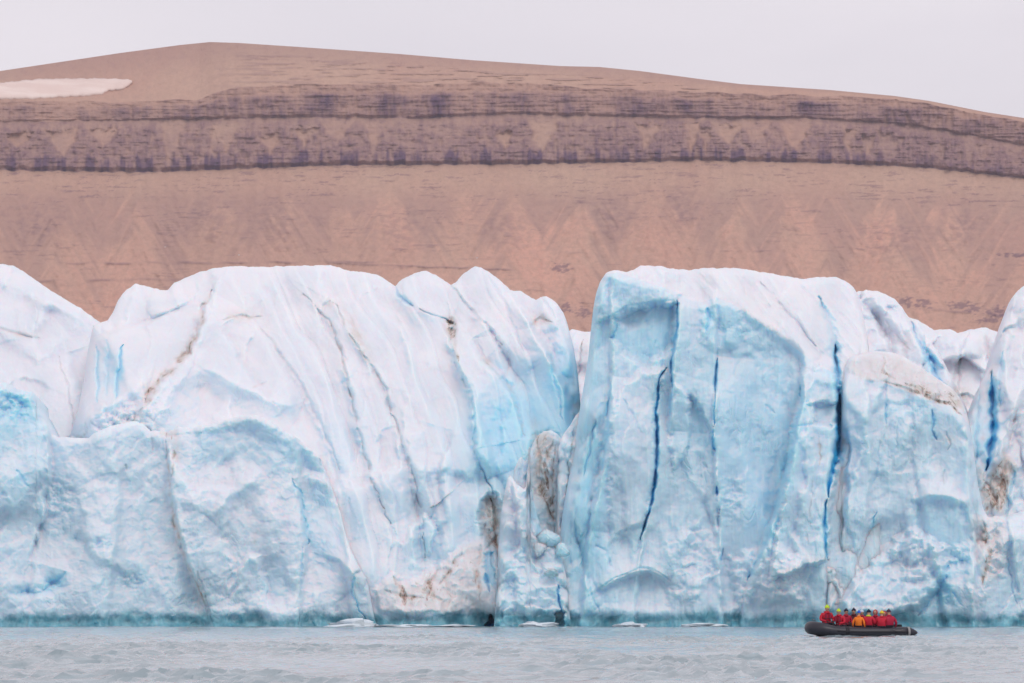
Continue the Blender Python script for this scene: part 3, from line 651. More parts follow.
# -- right block
blk_top = [(556, 560), (560, 535), (563, 510), (568, 482), (571, 466), (574, 449), (577, 428), (580, 408), (583, 390), (586, 372), (589, 352), (591, 330), (593, 310), (596, 294), (600, 282), (606, 273), (612, 270.5), (618, 270), (626, 272), (633, 270), (640, 266), (647, 265.5), (660, 266), (675, 269), (688, 270), (704, 268), (720, 268), (735, 268), (750, 270), (763, 272), (785, 276), (804, 279), (818, 277), (836, 277), (843, 280), (849, 283), (854, 288), (858, 294), (862, 310), (868, 340), (874, 400), (880, 500)]
blk_edge = [(540, 300), (600, 275), (618, 272), (633, 277), (650, 283), (677, 292), (690, 300), (702, 302), (716, 297), (732, 303), (754, 319), (779, 336), (804, 355), (820, 366), (840, 376), (900, 400)]
def blk_flow(P, Q):
    e = cv(P, blk_edge); m = sst(0, 14, e - Q)
    c = P - .75 * Q
    return m * (.9 * ridged(c / 38, (P + Q) / 150, 220, 2) * .6 + .12 * fbm(c / 7, (P + Q) / 50, 221, 3)) + (1 - m) * (.05 * fbm(P / 4, Q / 40, 222, 3) + .22 * perlin(P / 16, Q / 90, 223))
serac('ice_block', 'massive square pale blue ice block right of the gap with thin dark blue cracks', 'glacier ice', 556, 880, blk_top, 450.4,
  bent(.07, 1.15, blk_edge, 5), blue=.0, edge=8, edge_m=1.6, seed=17, facet=((.50, 62, 2.6), (.13, 28, 2.4), (.04, 12, 1.8)), fine=.7, flow=blk_flow, back=45, und=.8,
  tint=lambda P, Q: np.where(Q > cv(P, blk_edge), .50, .02) * 1.0 + .22 * np.exp(-((P - 588) / 24) ** 2) + .12 * np.exp(-((P - 740) / 60) ** 2 - ((Q - 400) / 60) ** 2) - .06 * sst(520, 600, Q),
  feats=[
   slabs([[(611, 380), (609, 410), (603, 470), (588, 540), (580, 620)], [(672, 300), (657, 395), (655, 470), (640, 560), (636, 620)], [(716, 300), (715, 440), (721, 560), (724, 620)], [(802, 360), (802, 400), (791, 450), (776, 505), (750, 575), (740, 620)], [(836, 340), (840, 420), (828, 500), (827, 620)]],
         [(.5, -.012), (-.55, .012), (-.1, -.014), (.75, .010), (-.75, -.02), (-.3, .0)], 1.5, blk_edge),
   # upper left corner: overhanging prow above a recessed smooth panel
   patch([(596, 296), (604, 275), (632, 276), (660, 286), (678, 293), (676, 305), (650, 305), (622, 312), (600, 322)], d=-.9, soft=4, blue=.06, rough=.12),
   patch([(616, 318), (640, 308), (677, 303), (674, 345), (662, 356), (645, 366), (628, 356), (612, 338)], d=1.2, soft=3, blue=.2, tilt=(.006, 0)), crack([(608, 318), (630, 306), (655, 302), (676, 300)], 2.2, .5, .15), crack([(617, 317), (615, 330), (613, 342)], 1.0, .6, .3),
   crack([(678, 300), (677, 323), (674, 347), (671, 367), (672, 388)], 1.7, 2.4, .35, 0, .75, jit=1), crack([(672, 388), (671, 400), (670, 415)], 1.0, .8, .4, 0, .2, jit=1),
   step([(679, 296), (677, 323), (672, 360), (671, 400), (668, 430)], -1.5, 22, 1.6, jit=1.5),
   crack([(666, 368), (659, 379), (657.5, 393), (656, 414), (657, 440), (656, 476), (651, 503), (645, 524), (640, 540)], 2.1, 3.2, .35, 0, .95, jit=1.0), crack([(645, 522), (643, 532)], 1.6, 1.5, .3, 0, .6, jit=.5), step([(666, 368), (657.5, 393), (656, 414), (657, 440), (656, 476), (647, 515), (640, 550), (636, 575)], -1.0, 20, 1.4, jit=1),
   patch([(622, 384), (640, 372), (664, 368), (656, 395), (655, 470), (645, 520), (612, 540), (608, 480), (611, 420)], d=-.9, soft=4, blue=-.08, tilt=(-.012, 0)),
   crack([(611, 382), (609, 405), (606, 437), (602, 470)], 1.4, 1.2, .5, 0, .1, jit=1.2), step([(612, 376), (609, 405), (606, 440), (596, 490), (590, 530)], -1.2, 22, 2),
   crack([(596, 420), (590, 450), (584, 475)], 1.5, 1.0, .5, 0, .05), patch([(582, 455), (596, 430), (604, 440), (596, 470), (588, 520), (580, 540), (570, 520)], d=-.5, blue=.05, soft=4), crack([(625, 400), (634, 420), (642, 432)], 1.8, .4, .1),
   crack([(718, 358), (715.5, 372), (715, 392)], 1.5, 1.6, .3, 0, .7, jit=1), crack([(715, 392), (715, 414), (713, 437), (716, 468), (718, 500), (720.6, 525)], 1.4, 1.6, .35, 0, .75, gap=.25, jit=1.4), crack([(721, 548), (721.5, 562)], 1.2, 1.2, .3, 0, .5), step([(718, 356), (715, 392), (713, 437), (718, 500), (721, 560)], -1.3, 26, 1.6, jit=1.4),
   crack([(708, 308), (709, 320), (706, 332)], 1.6, .8, .5), patch([(700, 305), (716, 298), (740, 310), (745, 340), (718, 352), (702, 340)], d=-.5, blue=.1, soft=5), patch([(690, 395), (712, 430), (710, 452), (690, 448)], d=.6, blue=.12, soft=3, tilt=(0, -.02)), patch([(676, 385), (690, 395), (688, 450), (674, 470), (668, 420)], d=-.7, soft=3),
   blob(742, 330, 26, 12, d=.15, blue=.10, rot=15), patch([(752, 345), (790, 352), (792, 420), (770, 390)], d=.3, blue=.08, soft=6, rough=.10), crack([(766, 405), (774, 413)], 2.2, .5, .1),
   crack([(800, 385), (803, 405), (797, 420), (792, 446), (788, 465), (780, 490), (774, 512), (768, 535), (760, 555), (748, 580)], 3.2, 1.6, .55, 0, .10, jit=2), step([(800, 372), (801, 400), (793, 430), (790, 462), (776, 505), (766, 540), (748, 585)], -2.2, 30, 2.2, jit=1.5),
   # pillar beside the deep blue cleft
   patch([(802, 374), (822, 364), (838, 378), (840, 402), (802, 404)], d=-1.3, soft=2), patch([(793, 424), (801, 404), (813, 402), (816, 424), (838, 425), (836, 470), (826, 560), (770, 580), (788, 470)], d=-1.7, soft=2.5), crack([(804, 404), (820, 408), (838, 404)], 1.6, .6, .15), crack([(793, 427), (815, 424), (838, 426)], 1.4, .4, .1), ridge([(803, 376), (812, 371), (822, 366), (836, 378)], .6, 3),
   crack([(818, 436), (821, 450), (820, 466)], 1, .3, 0, .6), crack([(812, 480), (810, 520), (806, 552)], 1.0, .4, 0, .45, gap=.5),
   crack([(819, 297), (830, 323), (835, 342), (836, 370), (838, 392)], 5.0, 2.2, .55), crack([(835, 345), (837, 372), (839, 398), (839.5, 425)], 3.0, 4.0, .6, 0, .45, jit=1.0, spread=1.8), crack([(839.5, 395), (839, 428), (837, 452), (832, 472), (828.5, 490), (828, 497)], 4.0, 5.0, .5, 0, 1.0, jit=1.0, spread=1.6), crack([(826, 500), (825, 516), (825.5, 545), (828, 560)], 2.6, 3.5, .5, 0, .9, jit=1.0, spread=1.7),
   # white crevassed top slope
   crack([(700, 274), (708, 282), (716, 290)], 2, .6, .05, .15), crack([(736, 276), (744, 286), (746, 296)], 2, .7, .1, .15),
   crack([(760, 282), (776, 300), (795, 320), (815, 346)], 2.2, .9, .02, .1), blob(700, 278, 10, 5, dirt=.15), blob(770, 300, 20, 6, dirt=.08, rot=40),
   # lower face: arched ledge, rubble
   crack([(600, 588), (612, 580), (627, 573), (640, 568), (650, 569), (662, 574), (671, 581)], 1.6, .7, .12, gap=.3), step([(600, 590), (627, 575), (650, 571), (672, 583)], -1.0, 16, 1.5), patch([(598, 590), (627, 578), (650, 573), (672, 585), (668, 606), (600, 606)], d=.35, blue=.06, soft=5),
   patch([(668, 540), (700, 520), (716, 560), (700, 600), (672, 600)], d=-.4, soft=7, rough=.25), crack([(596, 545), (606, 552), (612, 566)], 2.2, .6, .15), crack([(575, 520), (582, 560), (590, 590), (600, 612)], 2, .8, .18), patch([(566, 570), (580, 560), (592, 590), (596, 612), (566, 612)], d=-.5, soft=4),
   patch([(730, 560), (770, 545), (800, 560), (800, 600), (740, 606)], d=-.8, soft=7, rough=.35, blue=-.05), blob(776, 590, 12, 8, d=-.5, blue=-.1),
   patch([(576, 470), (600, 480), (598, 560), (572, 560)], blue=.1, soft=8), blob(730, 500, 14, 24, d=.4, blue=.1),
  ])
# -- serac behind the deep cleft
serac('ice_hump', 'rounded white ice hump behind the dirty topped right block', 'glacier ice', 836, 980,
  [(836, 330), (842, 305), (850, 296), (858, 292), (866, 290), (877, 291), (887, 295), (896, 300), (902, 307), (907, 315), (910, 319), (918, 321), (924, 332), (932, 343), (940, 354), (948, 370), (956, 386), (964, 402), (980, 440)], 459, lin(.15, 15), blue=.06, edge=14, edge_m=2.2, seed=21, back=30, facet=((.7, 30, 1.4), (.2, 11, 1)),
  tint=lambda P, Q: .18 * sst(905, 935, P),
  feats=[step([(856, 292), (868, 310), (884, 335), (895, 360)], 2.4, 20, 2), crack([(856, 292), (868, 312), (884, 338)], 2.2, 1.0, .25), ridge([(872, 295), (892, 318), (904, 344)], 1.6, 9), step([(905, 312), (912, 330), (925, 352), (940, 385)], 2.6, 16, 2), crack([(912, 322), (920, 345), (930, 364), (944, 390), (954, 402)], 2.2, 1.8, .7, 0, .2), blob(931, 362, 6, 6, blue=.6, deep=.25), ridge([(918, 322), (930, 345), (945, 366), (956, 390)], 1.3, 6),
         patch([(896, 338), (912, 328), (914, 346), (904, 356)], d=.4, dirt=.3, soft=4), crack([(886, 320), (900, 340), (910, 350)], 1.6, .5, 0, .35), blob(957, 392, 8, 10, dirt=.6), blob(868, 300, 10, 6, dirt=.12)])
# -- right front block with the dirty slab top
slab_edge = [(820, 378), (841, 384), (855, 378), (870, 380), (884, 383), (906, 391), (934, 401), (953, 407), (963, 417), (980, 440), (1040, 500)]
rf_top = [(826, 626), (828, 575), (829, 556), (830, 530), (832.5, 505), (836, 478), (839.5, 455), (841.5, 430), (842, 400), (843, 380), (845, 368), (849, 358), (856, 355), (866, 353), (877, 351), (890, 352), (900, 355), (911, 361), (922, 368), (938, 379), (953, 389), (960, 398), (966, 410), (970, 425), (974, 450), (978, 485), (983, 508), (988, 517), (996, 516), (1006, 517), (1016, 513), (1030, 508), (1060, 515), (1120, 505), (1190, 530)]
def rf_flow(P, Q):
    return .05 * fbm(P / 4, Q / 40, 232, 3) + .2 * perlin(P / 18, Q / 80, 233)
serac('ice_block', 'pale blue ice block at the right with a brown dirt covered sloping top', 'glacier ice', 826, 1190, rf_top, 449.6,
  bent(.075, .95, slab_edge, 3), blue=.0, edge=7, edge_m=1.2, seed=24, facet=((.50, 52, 2.0), (.14, 27, 1.8), (.05, 11, 1.3)), fine=.8, flow=rf_flow, back=9, drop=.1, und=.9,
  tint=lambda P, Q: np.where(Q > cv(P, slab_edge), .46, -.03),
  feats=[
   slabs([[(868, 390), (872, 470), (860, 560), (850, 620)], [(912, 395), (915, 470), (930, 540), (946, 620)], [(968, 420), (972, 500), (976, 620)]], [(-.4, -.02), (.35, .012), (-.25, -.012), (.5, .01)], 2.0, slab_edge),
   patch([(846, 368), (852, 357), (877, 352), (900, 356), (925, 370), (955, 392), (966, 412), (955, 405), (930, 398), (905, 388), (880, 381), (858, 378)], dirt=.42, blue=-.2, soft=3, d=-.2, rough=.12),
   crack([(884, 381), (900, 386), (920, 394), (934, 400), (950, 404), (962, 415)], 2.0, .5, 0, 1.0), crack([(905, 384), (915, 388), (930, 396)], 2.4, .4, 0, .9), crack([(884, 356), (884, 372), (896, 380)], 1.4, .4, 0, .4), blob(925, 392, 16, 5, dirt=.55, rot=22), blob(955, 400, 10, 6, dirt=.6, rot=40), ridge([(847, 372), (850, 362), (860, 358)], .5, 4),
   crack([(887, 402), (886, 425)], 1.2, .6, .4, 0, .05), crack([(931, 410), (934, 420), (933, 430), (936, 440)], 1.8, .9, .5, .25, .35), blob(908, 408, 20, 8, d=.3, blue=.22), blob(950, 438, 9, 5, dirt=.3), crack([(945, 432), (950, 444), (948, 450)], 1.6, .7, .1, .5),
   crack([(877, 512), (873, 525), (872, 540)], 1.3, .8, .45, 0, .15), crack([(943, 470), (943, 485)], 1.1, .5, .1, .45), crack([(848, 436), (849, 450)], 1, .4, 0, .4), step([(842, 400), (850, 450), (846, 500), (838, 560)], -.8, 18),
   patch([(872, 390), (905, 398), (912, 440), (890, 480), (868, 470), (860, 420)], d=-.5, soft=7), step([(912, 500), (935, 496), (968, 504)], 0.01, 8), ridge([(912, 500), (930, 494), (952, 496), (968, 505)], 1.0, 5), patch([(912, 502), (935, 497), (968, 506), (972, 540), (950, 550), (920, 535)], d=.5, blue=.14, soft=5), crack([(880, 440), (878, 470), (872, 490)], 2, .5, .15),
   # crumbled mound at the foot and the scoop beside it, teal shade painted in
   patch([(842, 600), (860, 575), (872, 560), (885, 550), (900, 538), (914, 529), (928, 538), (944, 550), (944, 575), (934, 590), (920, 607), (880, 614), (845, 614)], d=-1.8, soft=5, rough=.26, blue=.0), patch([(890, 552), (914, 532), (940, 550), (930, 575), (905, 578)], d=-.5, soft=4, rough=.2, blue=-.05),
   crack([(948, 566), (940, 590), (926, 605), (918, 615)], 5.0, 1.3, .4, 0, .02), blob(958, 560, 13, 12, d=.8, blue=.35), blob(944, 596, 9, 12, d=.5, blue=.35, deep=.03), crack([(952, 592), (962, 606)], 2.6, .7, .3), blob(975, 595, 14, 14, d=-.4, blue=-.15),
   # small block with a brown line at the left foot
   patch([(791, 562), (826, 554), (833, 580), (834, 610), (800, 612)], d=-1.0, soft=3, blue=-.1),
   # debris below the gully
   patch([(974, 520), (988, 514), (1004, 516), (1008, 540), (1004, 575), (985, 585), (978, 560)], d=-.3, dirt=.28, blue=-.15, soft=4, rough=.35), crack([(985, 522), (986, 545), (989, 555), (985, 575), (982, 584)], 3.0, .9, 0, 1.0), crack([(1007, 555), (1012, 580), (1016, 605)], 1.4, .7, .2), blob(1000, 548, 8, 10, dirt=.22), step([(1008, 515), (1012, 550), (1020, 600)], -.9, 14),
  ])
serac('ice_stub', 'low crumbled ice block with a thin brown streak left of the boat', 'glacier ice', 784, 852,
  [(784, 626), (787, 600), (789, 575), (791, 563), (797, 559), (806, 557), (815, 556), (824, 554), (830, 560), (836, 570), (842, 588), (847, 604), (852, 626)], 448.6, lin(.14, 0), blue=.34, edge=6, edge_m=.9, seed=27, back=3, drop=.05, facet=((.4, 14, 1), (.2, 6, 1)), jag=1.2,
  feats=[crack([(797, 577), (796, 590), (798, 602), (798, 612)], 1.8, .9, 0, 1.0, jit=1), blob(797, 590, 3, 18, dirt=.4), blob(800, 561, 9, 3, dirt=.2)])
# -- tower at the right border
twr_top = [(956, 480), (962, 445), (968, 425), (972, 413), (978, 390), (984, 378), (991, 366), (994, 355), (997, 342), (1000, 332), (1004, 321), (1008, 308), (1012, 298), (1018, 290), (1024, 286), (1036, 280), (1060, 276), (1090, 282), (1130, 300), (1190, 360)]
serac('ice_tower', 'tall white ice tower at the right edge split by a deep blue cleft', 'glacier ice', 956, 1190, twr_top, 452.2, lin(.12, 7), blue=.1, edge=13, edge_m=2.4, seed=30, back=30, facet=((.6, 34, 2.0), (.2, 12, 1.4)),
  tint=lambda P, Q: .34 * np.exp(-((P - 978) / 15) ** 2) * sst(370, 430, Q) + .16 * np.exp(-((P - 1000) / 14) ** 2 - ((Q - 360) / 40) ** 2),
  feats=[crack([(991, 372), (993, 392), (995, 412), (994, 432), (990, 452), (987, 470)], 4.2, 3.6, .8, 0, .85, jit=1.5, spread=2.0), step([(990, 366), (994, 400), (994, 440), (986, 475)], -1.2, 16, 2), ridge([(1008, 312), (1004, 345), (1006, 380), (1010, 410)], 1.6, 9), ridge([(1024, 380), (1012, 412), (1003, 440), (997, 466)], 2.0, 8), crack([(1017, 408), (1013, 425), (1010, 445)], 2, .8, 0, .55), crack([(1004, 352), (999, 380), (1000, 405)], 1.8, .8, .4),
         crack([(979, 392), (976, 430), (976, 465)], 2.4, 1.0, .45), blob(983, 438, 2, 3, dirt=.6),
         patch([(977, 467), (984, 478), (988, 485), (994, 462), (1002, 447), (1015, 464), (1008, 490), (1004, 512), (985, 512), (980, 490)], d=-.3, dirt=.85, soft=4, rough=.2), patch([(990, 455), (1002, 447), (1004, 456), (996, 468)], dirt=-.5, soft=2), crack([(985, 480), (993, 495), (998, 510)], 2.2, .7, 0, 1), crack([(1006, 465), (1003, 490), (1000, 510)], 2.4, .6, 0, .8), crack([(1014, 470), (1009, 500), (1006, 520)], 2.0, 1.0, .5), blob(1020, 500, 8, 30, blue=.25)])

# -- loose ice
def lump(name, label, cat, c, size, seed, mat, group=None, flat=False, sub=4, blue=.25):
    bm = bmesh.new(); bmesh.ops.create_icosphere(bm, subdivisions=sub, radius=1.0)
    co = np.array([v.co[:] for v in bm.verts])
    n = .22 * fbm(co[:, 0] * 1.3 + seed, co[:, 1] * 1.3 + co[:, 2] * .9, seed, 3) + .75 * facets(co[:, 0] * 1.5 + seed * 1.7 + co[:, 1] * .6, co[:, 2] * 1.5 + co[:, 1], seed + 1, 22, 1.1)
    co = co * (1 + n)[:, None] * np.array(size)
    if flat: co[:, 2] = np.where(co[:, 2] < 0, co[:, 2] * .5, co[:, 2])
    for v, k in zip(bm.verts, co): v.co = Vector(k)
    me = bpy.data.meshes.new(name); bm.to_mesh(me); bm.free()
    if mat is ICE:
        at = me.attributes.new('tone', 'FLOAT_COLOR', 'POINT'); a = np.zeros((len(me.vertices), 4), np.float32); a[:, 0] = blue; a[:, 3] = 1
        at.data.foreach_set('color', a.ravel())
    o = link(name, me, mat, None, mat is not ICE); o.location = c
    return tag(o, label, cat, group)
def at(px, py, Y): return (wx(px, Y), Y, wz(py, Y))
FG = 'pieces of ice afloat at the foot of the glacier'
for i, (px, w, h, Y, lab) in enumerate((
    (357, 27, 5.5, 447.0, 'largest flat white ice floe afloat below the left ice cliff'),
    (407, 22, 2.6, 446.5, 'thin flat ice floe between the largest floe and the dirty slope'),
    (538, 19, 4.8, 446.0, 'small domed ice floe afloat at the foot of the pointed pinnacle'),
    (632, 18, 3.4, 446.0, 'thin white ice floe afloat under the middle of the right block'),
    (701, 19, 2.8, 446.5, 'slim ice floe afloat halfway between the pinnacle and the boat'),
    (455, 16, 1.3, 446.0, 'barely awash sliver of ice under the dirty beige slope'))):
    lump('ice_floe', lab, 'floating ice', (wx(px, Y), Y, .02), (w * PX * .95, .9, h * PX * .8), 40 + i * 3, FLOE, FG, True)
def angular(name, label, cat, c, size, seed, group, blue):
    """a broken block of ice: bevelled hull of a few points, roughened"""
    rs = np.random.RandomState(seed); bm = bmesh.new()
    p = rs.normal(size=(15, 3)); p /= np.linalg.norm(p, axis=1)[:, None]; p *= rs.uniform(.8, 1.15, (15, 1))
    for k in p * np.array(size): bm.verts.new(Vector(k))
    r = bmesh.ops.convex_hull(bm, input=bm.verts)
    bmesh.ops.delete(bm, geom=[v for v in bm.verts if not v.link_faces], context='VERTS')
    bmesh.ops.bevel(bm, geom=list(bm.edges), offset=.10 * min(size), segments=2, affect='EDGES')
    bmesh.ops.subdivide_edges(bm, edges=list(bm.edges), cuts=2, use_grid_fill=True)
    for v in bm.verts: v.co += Vector(rs.normal(size=3)) * .012
    me = bpy.data.meshes.new(name); bm.to_mesh(me); bm.free()
    at_ = me.attributes.new('tone', 'FLOAT_COLOR', 'POINT'); a = np.zeros((len(me.vertices), 4), np.float32); a[:, 0] = blue; a[:, 3] = 1
    at_.data.foreach_set('color', a.ravel())
    o = link(name, me, ICE, None, True); o.location = c; return tag(o, label, cat, group)
BG = 'ice boulders heaped beside the pinnacle'
for i, (px, py, Y, s, lab) in enumerate((
    (551, 538, 450.6, .95, 'topmost rounded pale blue ice boulder below the debris gully'),
    (562, 550, 450.2, .70, 'small pale ice boulder against the left foot of the right block'),
    (540, 549, 449.9, .60, 'white ice boulder left of centre in the heap beside the pinnacle'),
    (551, 573, 449.2, .62, 'lowest ice boulder of the heap, just above the dark slot'))):
    angular('ice_boulder', lab, 'ice boulder', at(px, py, Y), (s * (1.1 + .2 * (i % 2)), s, s * (.8 + .15 * (i % 3))), 70 + i * 4, BG, blue=(.75, .8, .4, .5)[i])

# ------------------------------------------------------------------ boat
M_TUBE = plain('black_rubber', (.017, .017, .028), .42, .3, 5, .004, .5)
M_TUBE2 = plain('grey_rubber_patch', (.30, .29, .29), .5, .25, 6)
M_DARK = plain('dark_fitting', (.014, .014, .02), .5, .3, 7)
M_ROPE = plain('grey_rope', (.22, .21, .2), .8, .2, 30)
M_ALU = plain('floor_board', (.16, .16, .17), .5, .2, 6)

def tube_mesh(path, radii, n=16, squash=1.0):
    V = []; Qd = []; path = [Vector(p) for p in path]; m = len(path)
    for i, p in enumerate(path):
        d = (path[min(i + 1, m - 1)] - path[max(i - 1, 0)]).normalized()
        side = d.cross(Vector((0, 0, 1)))
        side = side.normalized() if side.length > 1e-4 else Vector((1, 0, 0))
        up = side.cross(d).normalized()
        for k in range(n):
            a = 2 * math.pi * k / n
            V.append(p + (side * math.cos(a) + up * math.sin(a) * squash) * radii[i])
    for i in range(m - 1):
        for k in range(n):
            Qd.append((i * n + k, i * n + (k + 1) % n, (i + 1) * n + (k + 1) % n, (i + 1) * n + k))
    return np_mesh('tube', np.array([v[:] for v in V]), np.array(Qd), [list(range(n))[::-1], list(range((m - 1) * n, m * n))])
def box_bm(bm, c, s, rz=0, bev=.02):
    r = bmesh.ops.create_cube(bm, size=1.0)
    M = Matrix.Translation(c) @ Matrix.Rotation(rz, 4, 'Z') @ Matrix.Diagonal((*s, 1))
    bmesh.ops.transform(bm, matrix=M, verts=r['verts'])
    if bev: bmesh.ops.bevel(bm, geom=list({e for v in r['verts'] for e in v.link_edges}), offset=bev, segments=2, affect='EDGES')
def bm_obj(name, bm, mat, parent=None, smooth=False):
    me = bpy.data.meshes.new(name); bm.to_mesh(me); bm.free(); return link(name, me, mat, parent, smooth)

BOAT_Y = 297.0
BX = wx(860.5, BOAT_Y); BYAW = math.pi + R(13)      # local +x is the bow; it points left and a little towards the camera
boat = empty('inflatable_boat', (BX, BOAT_Y, 0.0), BYAW)
tag(boat, 'black inflatable boat full of red jacketed people in front of the glacier', 'boat')
def lift(x): return .10 * sst(.2, 3.0, x) * 1.0 + .16 * sst(1.5, 3.0, x)
BEAM = .80; RT = .28
path = []; rad = []
for x in np.linspace(-2.25, 1.55, 24): path.append((x, BEAM * (1 - .05 * (x < -1.5)), .235 + lift(x))); rad.append(RT)
for a in np.linspace(0, math.pi, 26)[1:-1]:
    x = 1.55 + 1.10 * math.sin(a) ** .9; path.append((x, BEAM * math.copysign(abs(math.cos(a)) ** .8, math.cos(a)), .235 + lift(x))); rad.append(RT * (1 + .22 * math.sin(a)))
for x in np.linspace(1.55, -2.25, 24): path.append((x, -BEAM * (1 - .05 * (x < -1.5)), .235 + lift(x))); rad.append(RT)
link('buoyancy_tube', tube_mesh(path, rad, 20), M_TUBE, boat)
for s in (1, -1):
    y = s * BEAM * .95
    link('cone_end', tube_mesh([(-2.252, y, .235), (-2.45, y, .232), (-2.62, y, .225), (-2.78, y, .21), (-2.86, y, .205)], [.282, .25, .19, .11, .05], 20), M_TUBE, boat)
    link('wear_patch', tube_mesh([(-2.30, y, .235), (-2.36, y, .235), (-2.42, y, .234)], [.286, .275, .262], 20), M_TUBE2, boat)
    off = [(x, y2 * 1.0 + s * RT * .98, z + .02) for (x, y2, z) in [p for p in path[:24]]] if s > 0 else [(x, y2 - RT * .98, z + .02) for (x, y2, z) in path[-24:]]
    link('rubbing_strake', tube_mesh(off, [.035] * len(off), 8), M_DARK, boat)
    # grab line looped along the tube
    gl = []
    for i, x in enumerate(np.linspace(-2.0, 1.5, 57)):
        ph = (i % 8) / 8.0; gl.append((x, s * (BEAM + RT * .80), .37 + lift(x) - .06 * math.sin(math.pi * ph)))
    link('grab_line', tube_mesh(gl, [.011] * len(gl), 6), M_ROPE, boat)
    link('bow_patch', tube_mesh([(x, s * BEAM, .235 + lift(x)) for x in (.9, 1.0, 1.1)], [RT + .004] * 3, 20), M_DARK, boat)
bm = bmesh.new(); box_bm(bm, (-.3, 0, .10), (3.9, 1.3, .06)); bm_obj('floor', bm, M_ALU, boat)
hv = [(-2.1, 0, .0), (0, 0, -.02), (1.5, 0, .08), (2.1, 0, .18), (2.5, 0, .36)]
link('hull', tube_mesh(hv, [.5, .6, .55, .42, .2], 14, .5), M_DARK, boat)
bm = bmesh.new(); box_bm(bm, (-2.06, 0, .36), (.07, 1.12, .56)); bm_obj('transom', bm, M_DARK, boat)
bm = bmesh.new(); box_bm(bm, (-1.98, -.1, .50), (.42, .34, .22), 0, .05); box_bm(bm, (-1.82, -.1, .63), (.1, .2, .05), 0, .015); bm_obj('fuel_tank', bm, M_DARK, boat)
link('bow_handle', tube_mesh([(2.50, -.22, .84), (2.6, -.14, .90), (2.62, .14, .90), (2.5, .22, .84)], [.018] * 4, 6), M_ROPE, boat)

# ------------------------------------------------------------------ people
M_SKIN = plain('skin', (.48, .29, .21), .55, .1, 12, 0)
M_PANTS = plain('dark_waterproof_trousers', (.02, .02, .03), .6, .3, 10)
M_GLOVE = plain('dark_glove', (.03, .03, .035), .7, .2, 20)
def skin_mesh(name, verts, edges, root=0, sub=1, mats=(), pick=None):
    me = bpy.data.meshes.new(name); me.from_pydata([v[0] for v in verts], edges, []); me.update()
    ob = bpy.data.objects.new(name, me); C.objects.link(ob)
    ob.modifiers.new('s', 'SKIN')
    sv = me.skin_vertices[0].data
    for i, v in enumerate(verts):
        r = v[1]; sv[i].radius = (r, r) if not isinstance(r, tuple) else r; sv[i].use_root = (i == root)
    if sub:
        m = ob.modifiers.new('ss', 'SUBSURF'); m.levels = sub; m.render_levels = sub
    dg = bpy.context.evaluated_depsgraph_get(); dg.update()
    m2 = bpy.data.meshes.new_from_object(ob.evaluated_get(dg))
    bpy.data.objects.remove(ob); bpy.data.meshes.remove(me)
    m2.name = name
    for m in mats: m2.materials.append(m)
    if pick:
        for p in m2.polygons: p.material_index = pick(p.center)
    return m2
def ellipsoid(bm, c, s, seg=14, rings=9, rot=0.0):
    M = Matrix.Translation(c) @ Matrix.Rotation(rot, 4, 'X') @ Matrix.Diagonal((*s, 1))
    return bmesh.ops.create_uvsphere(bm, u_segments=seg, v_segments=rings, radius=1.0, matrix=M)['verts']

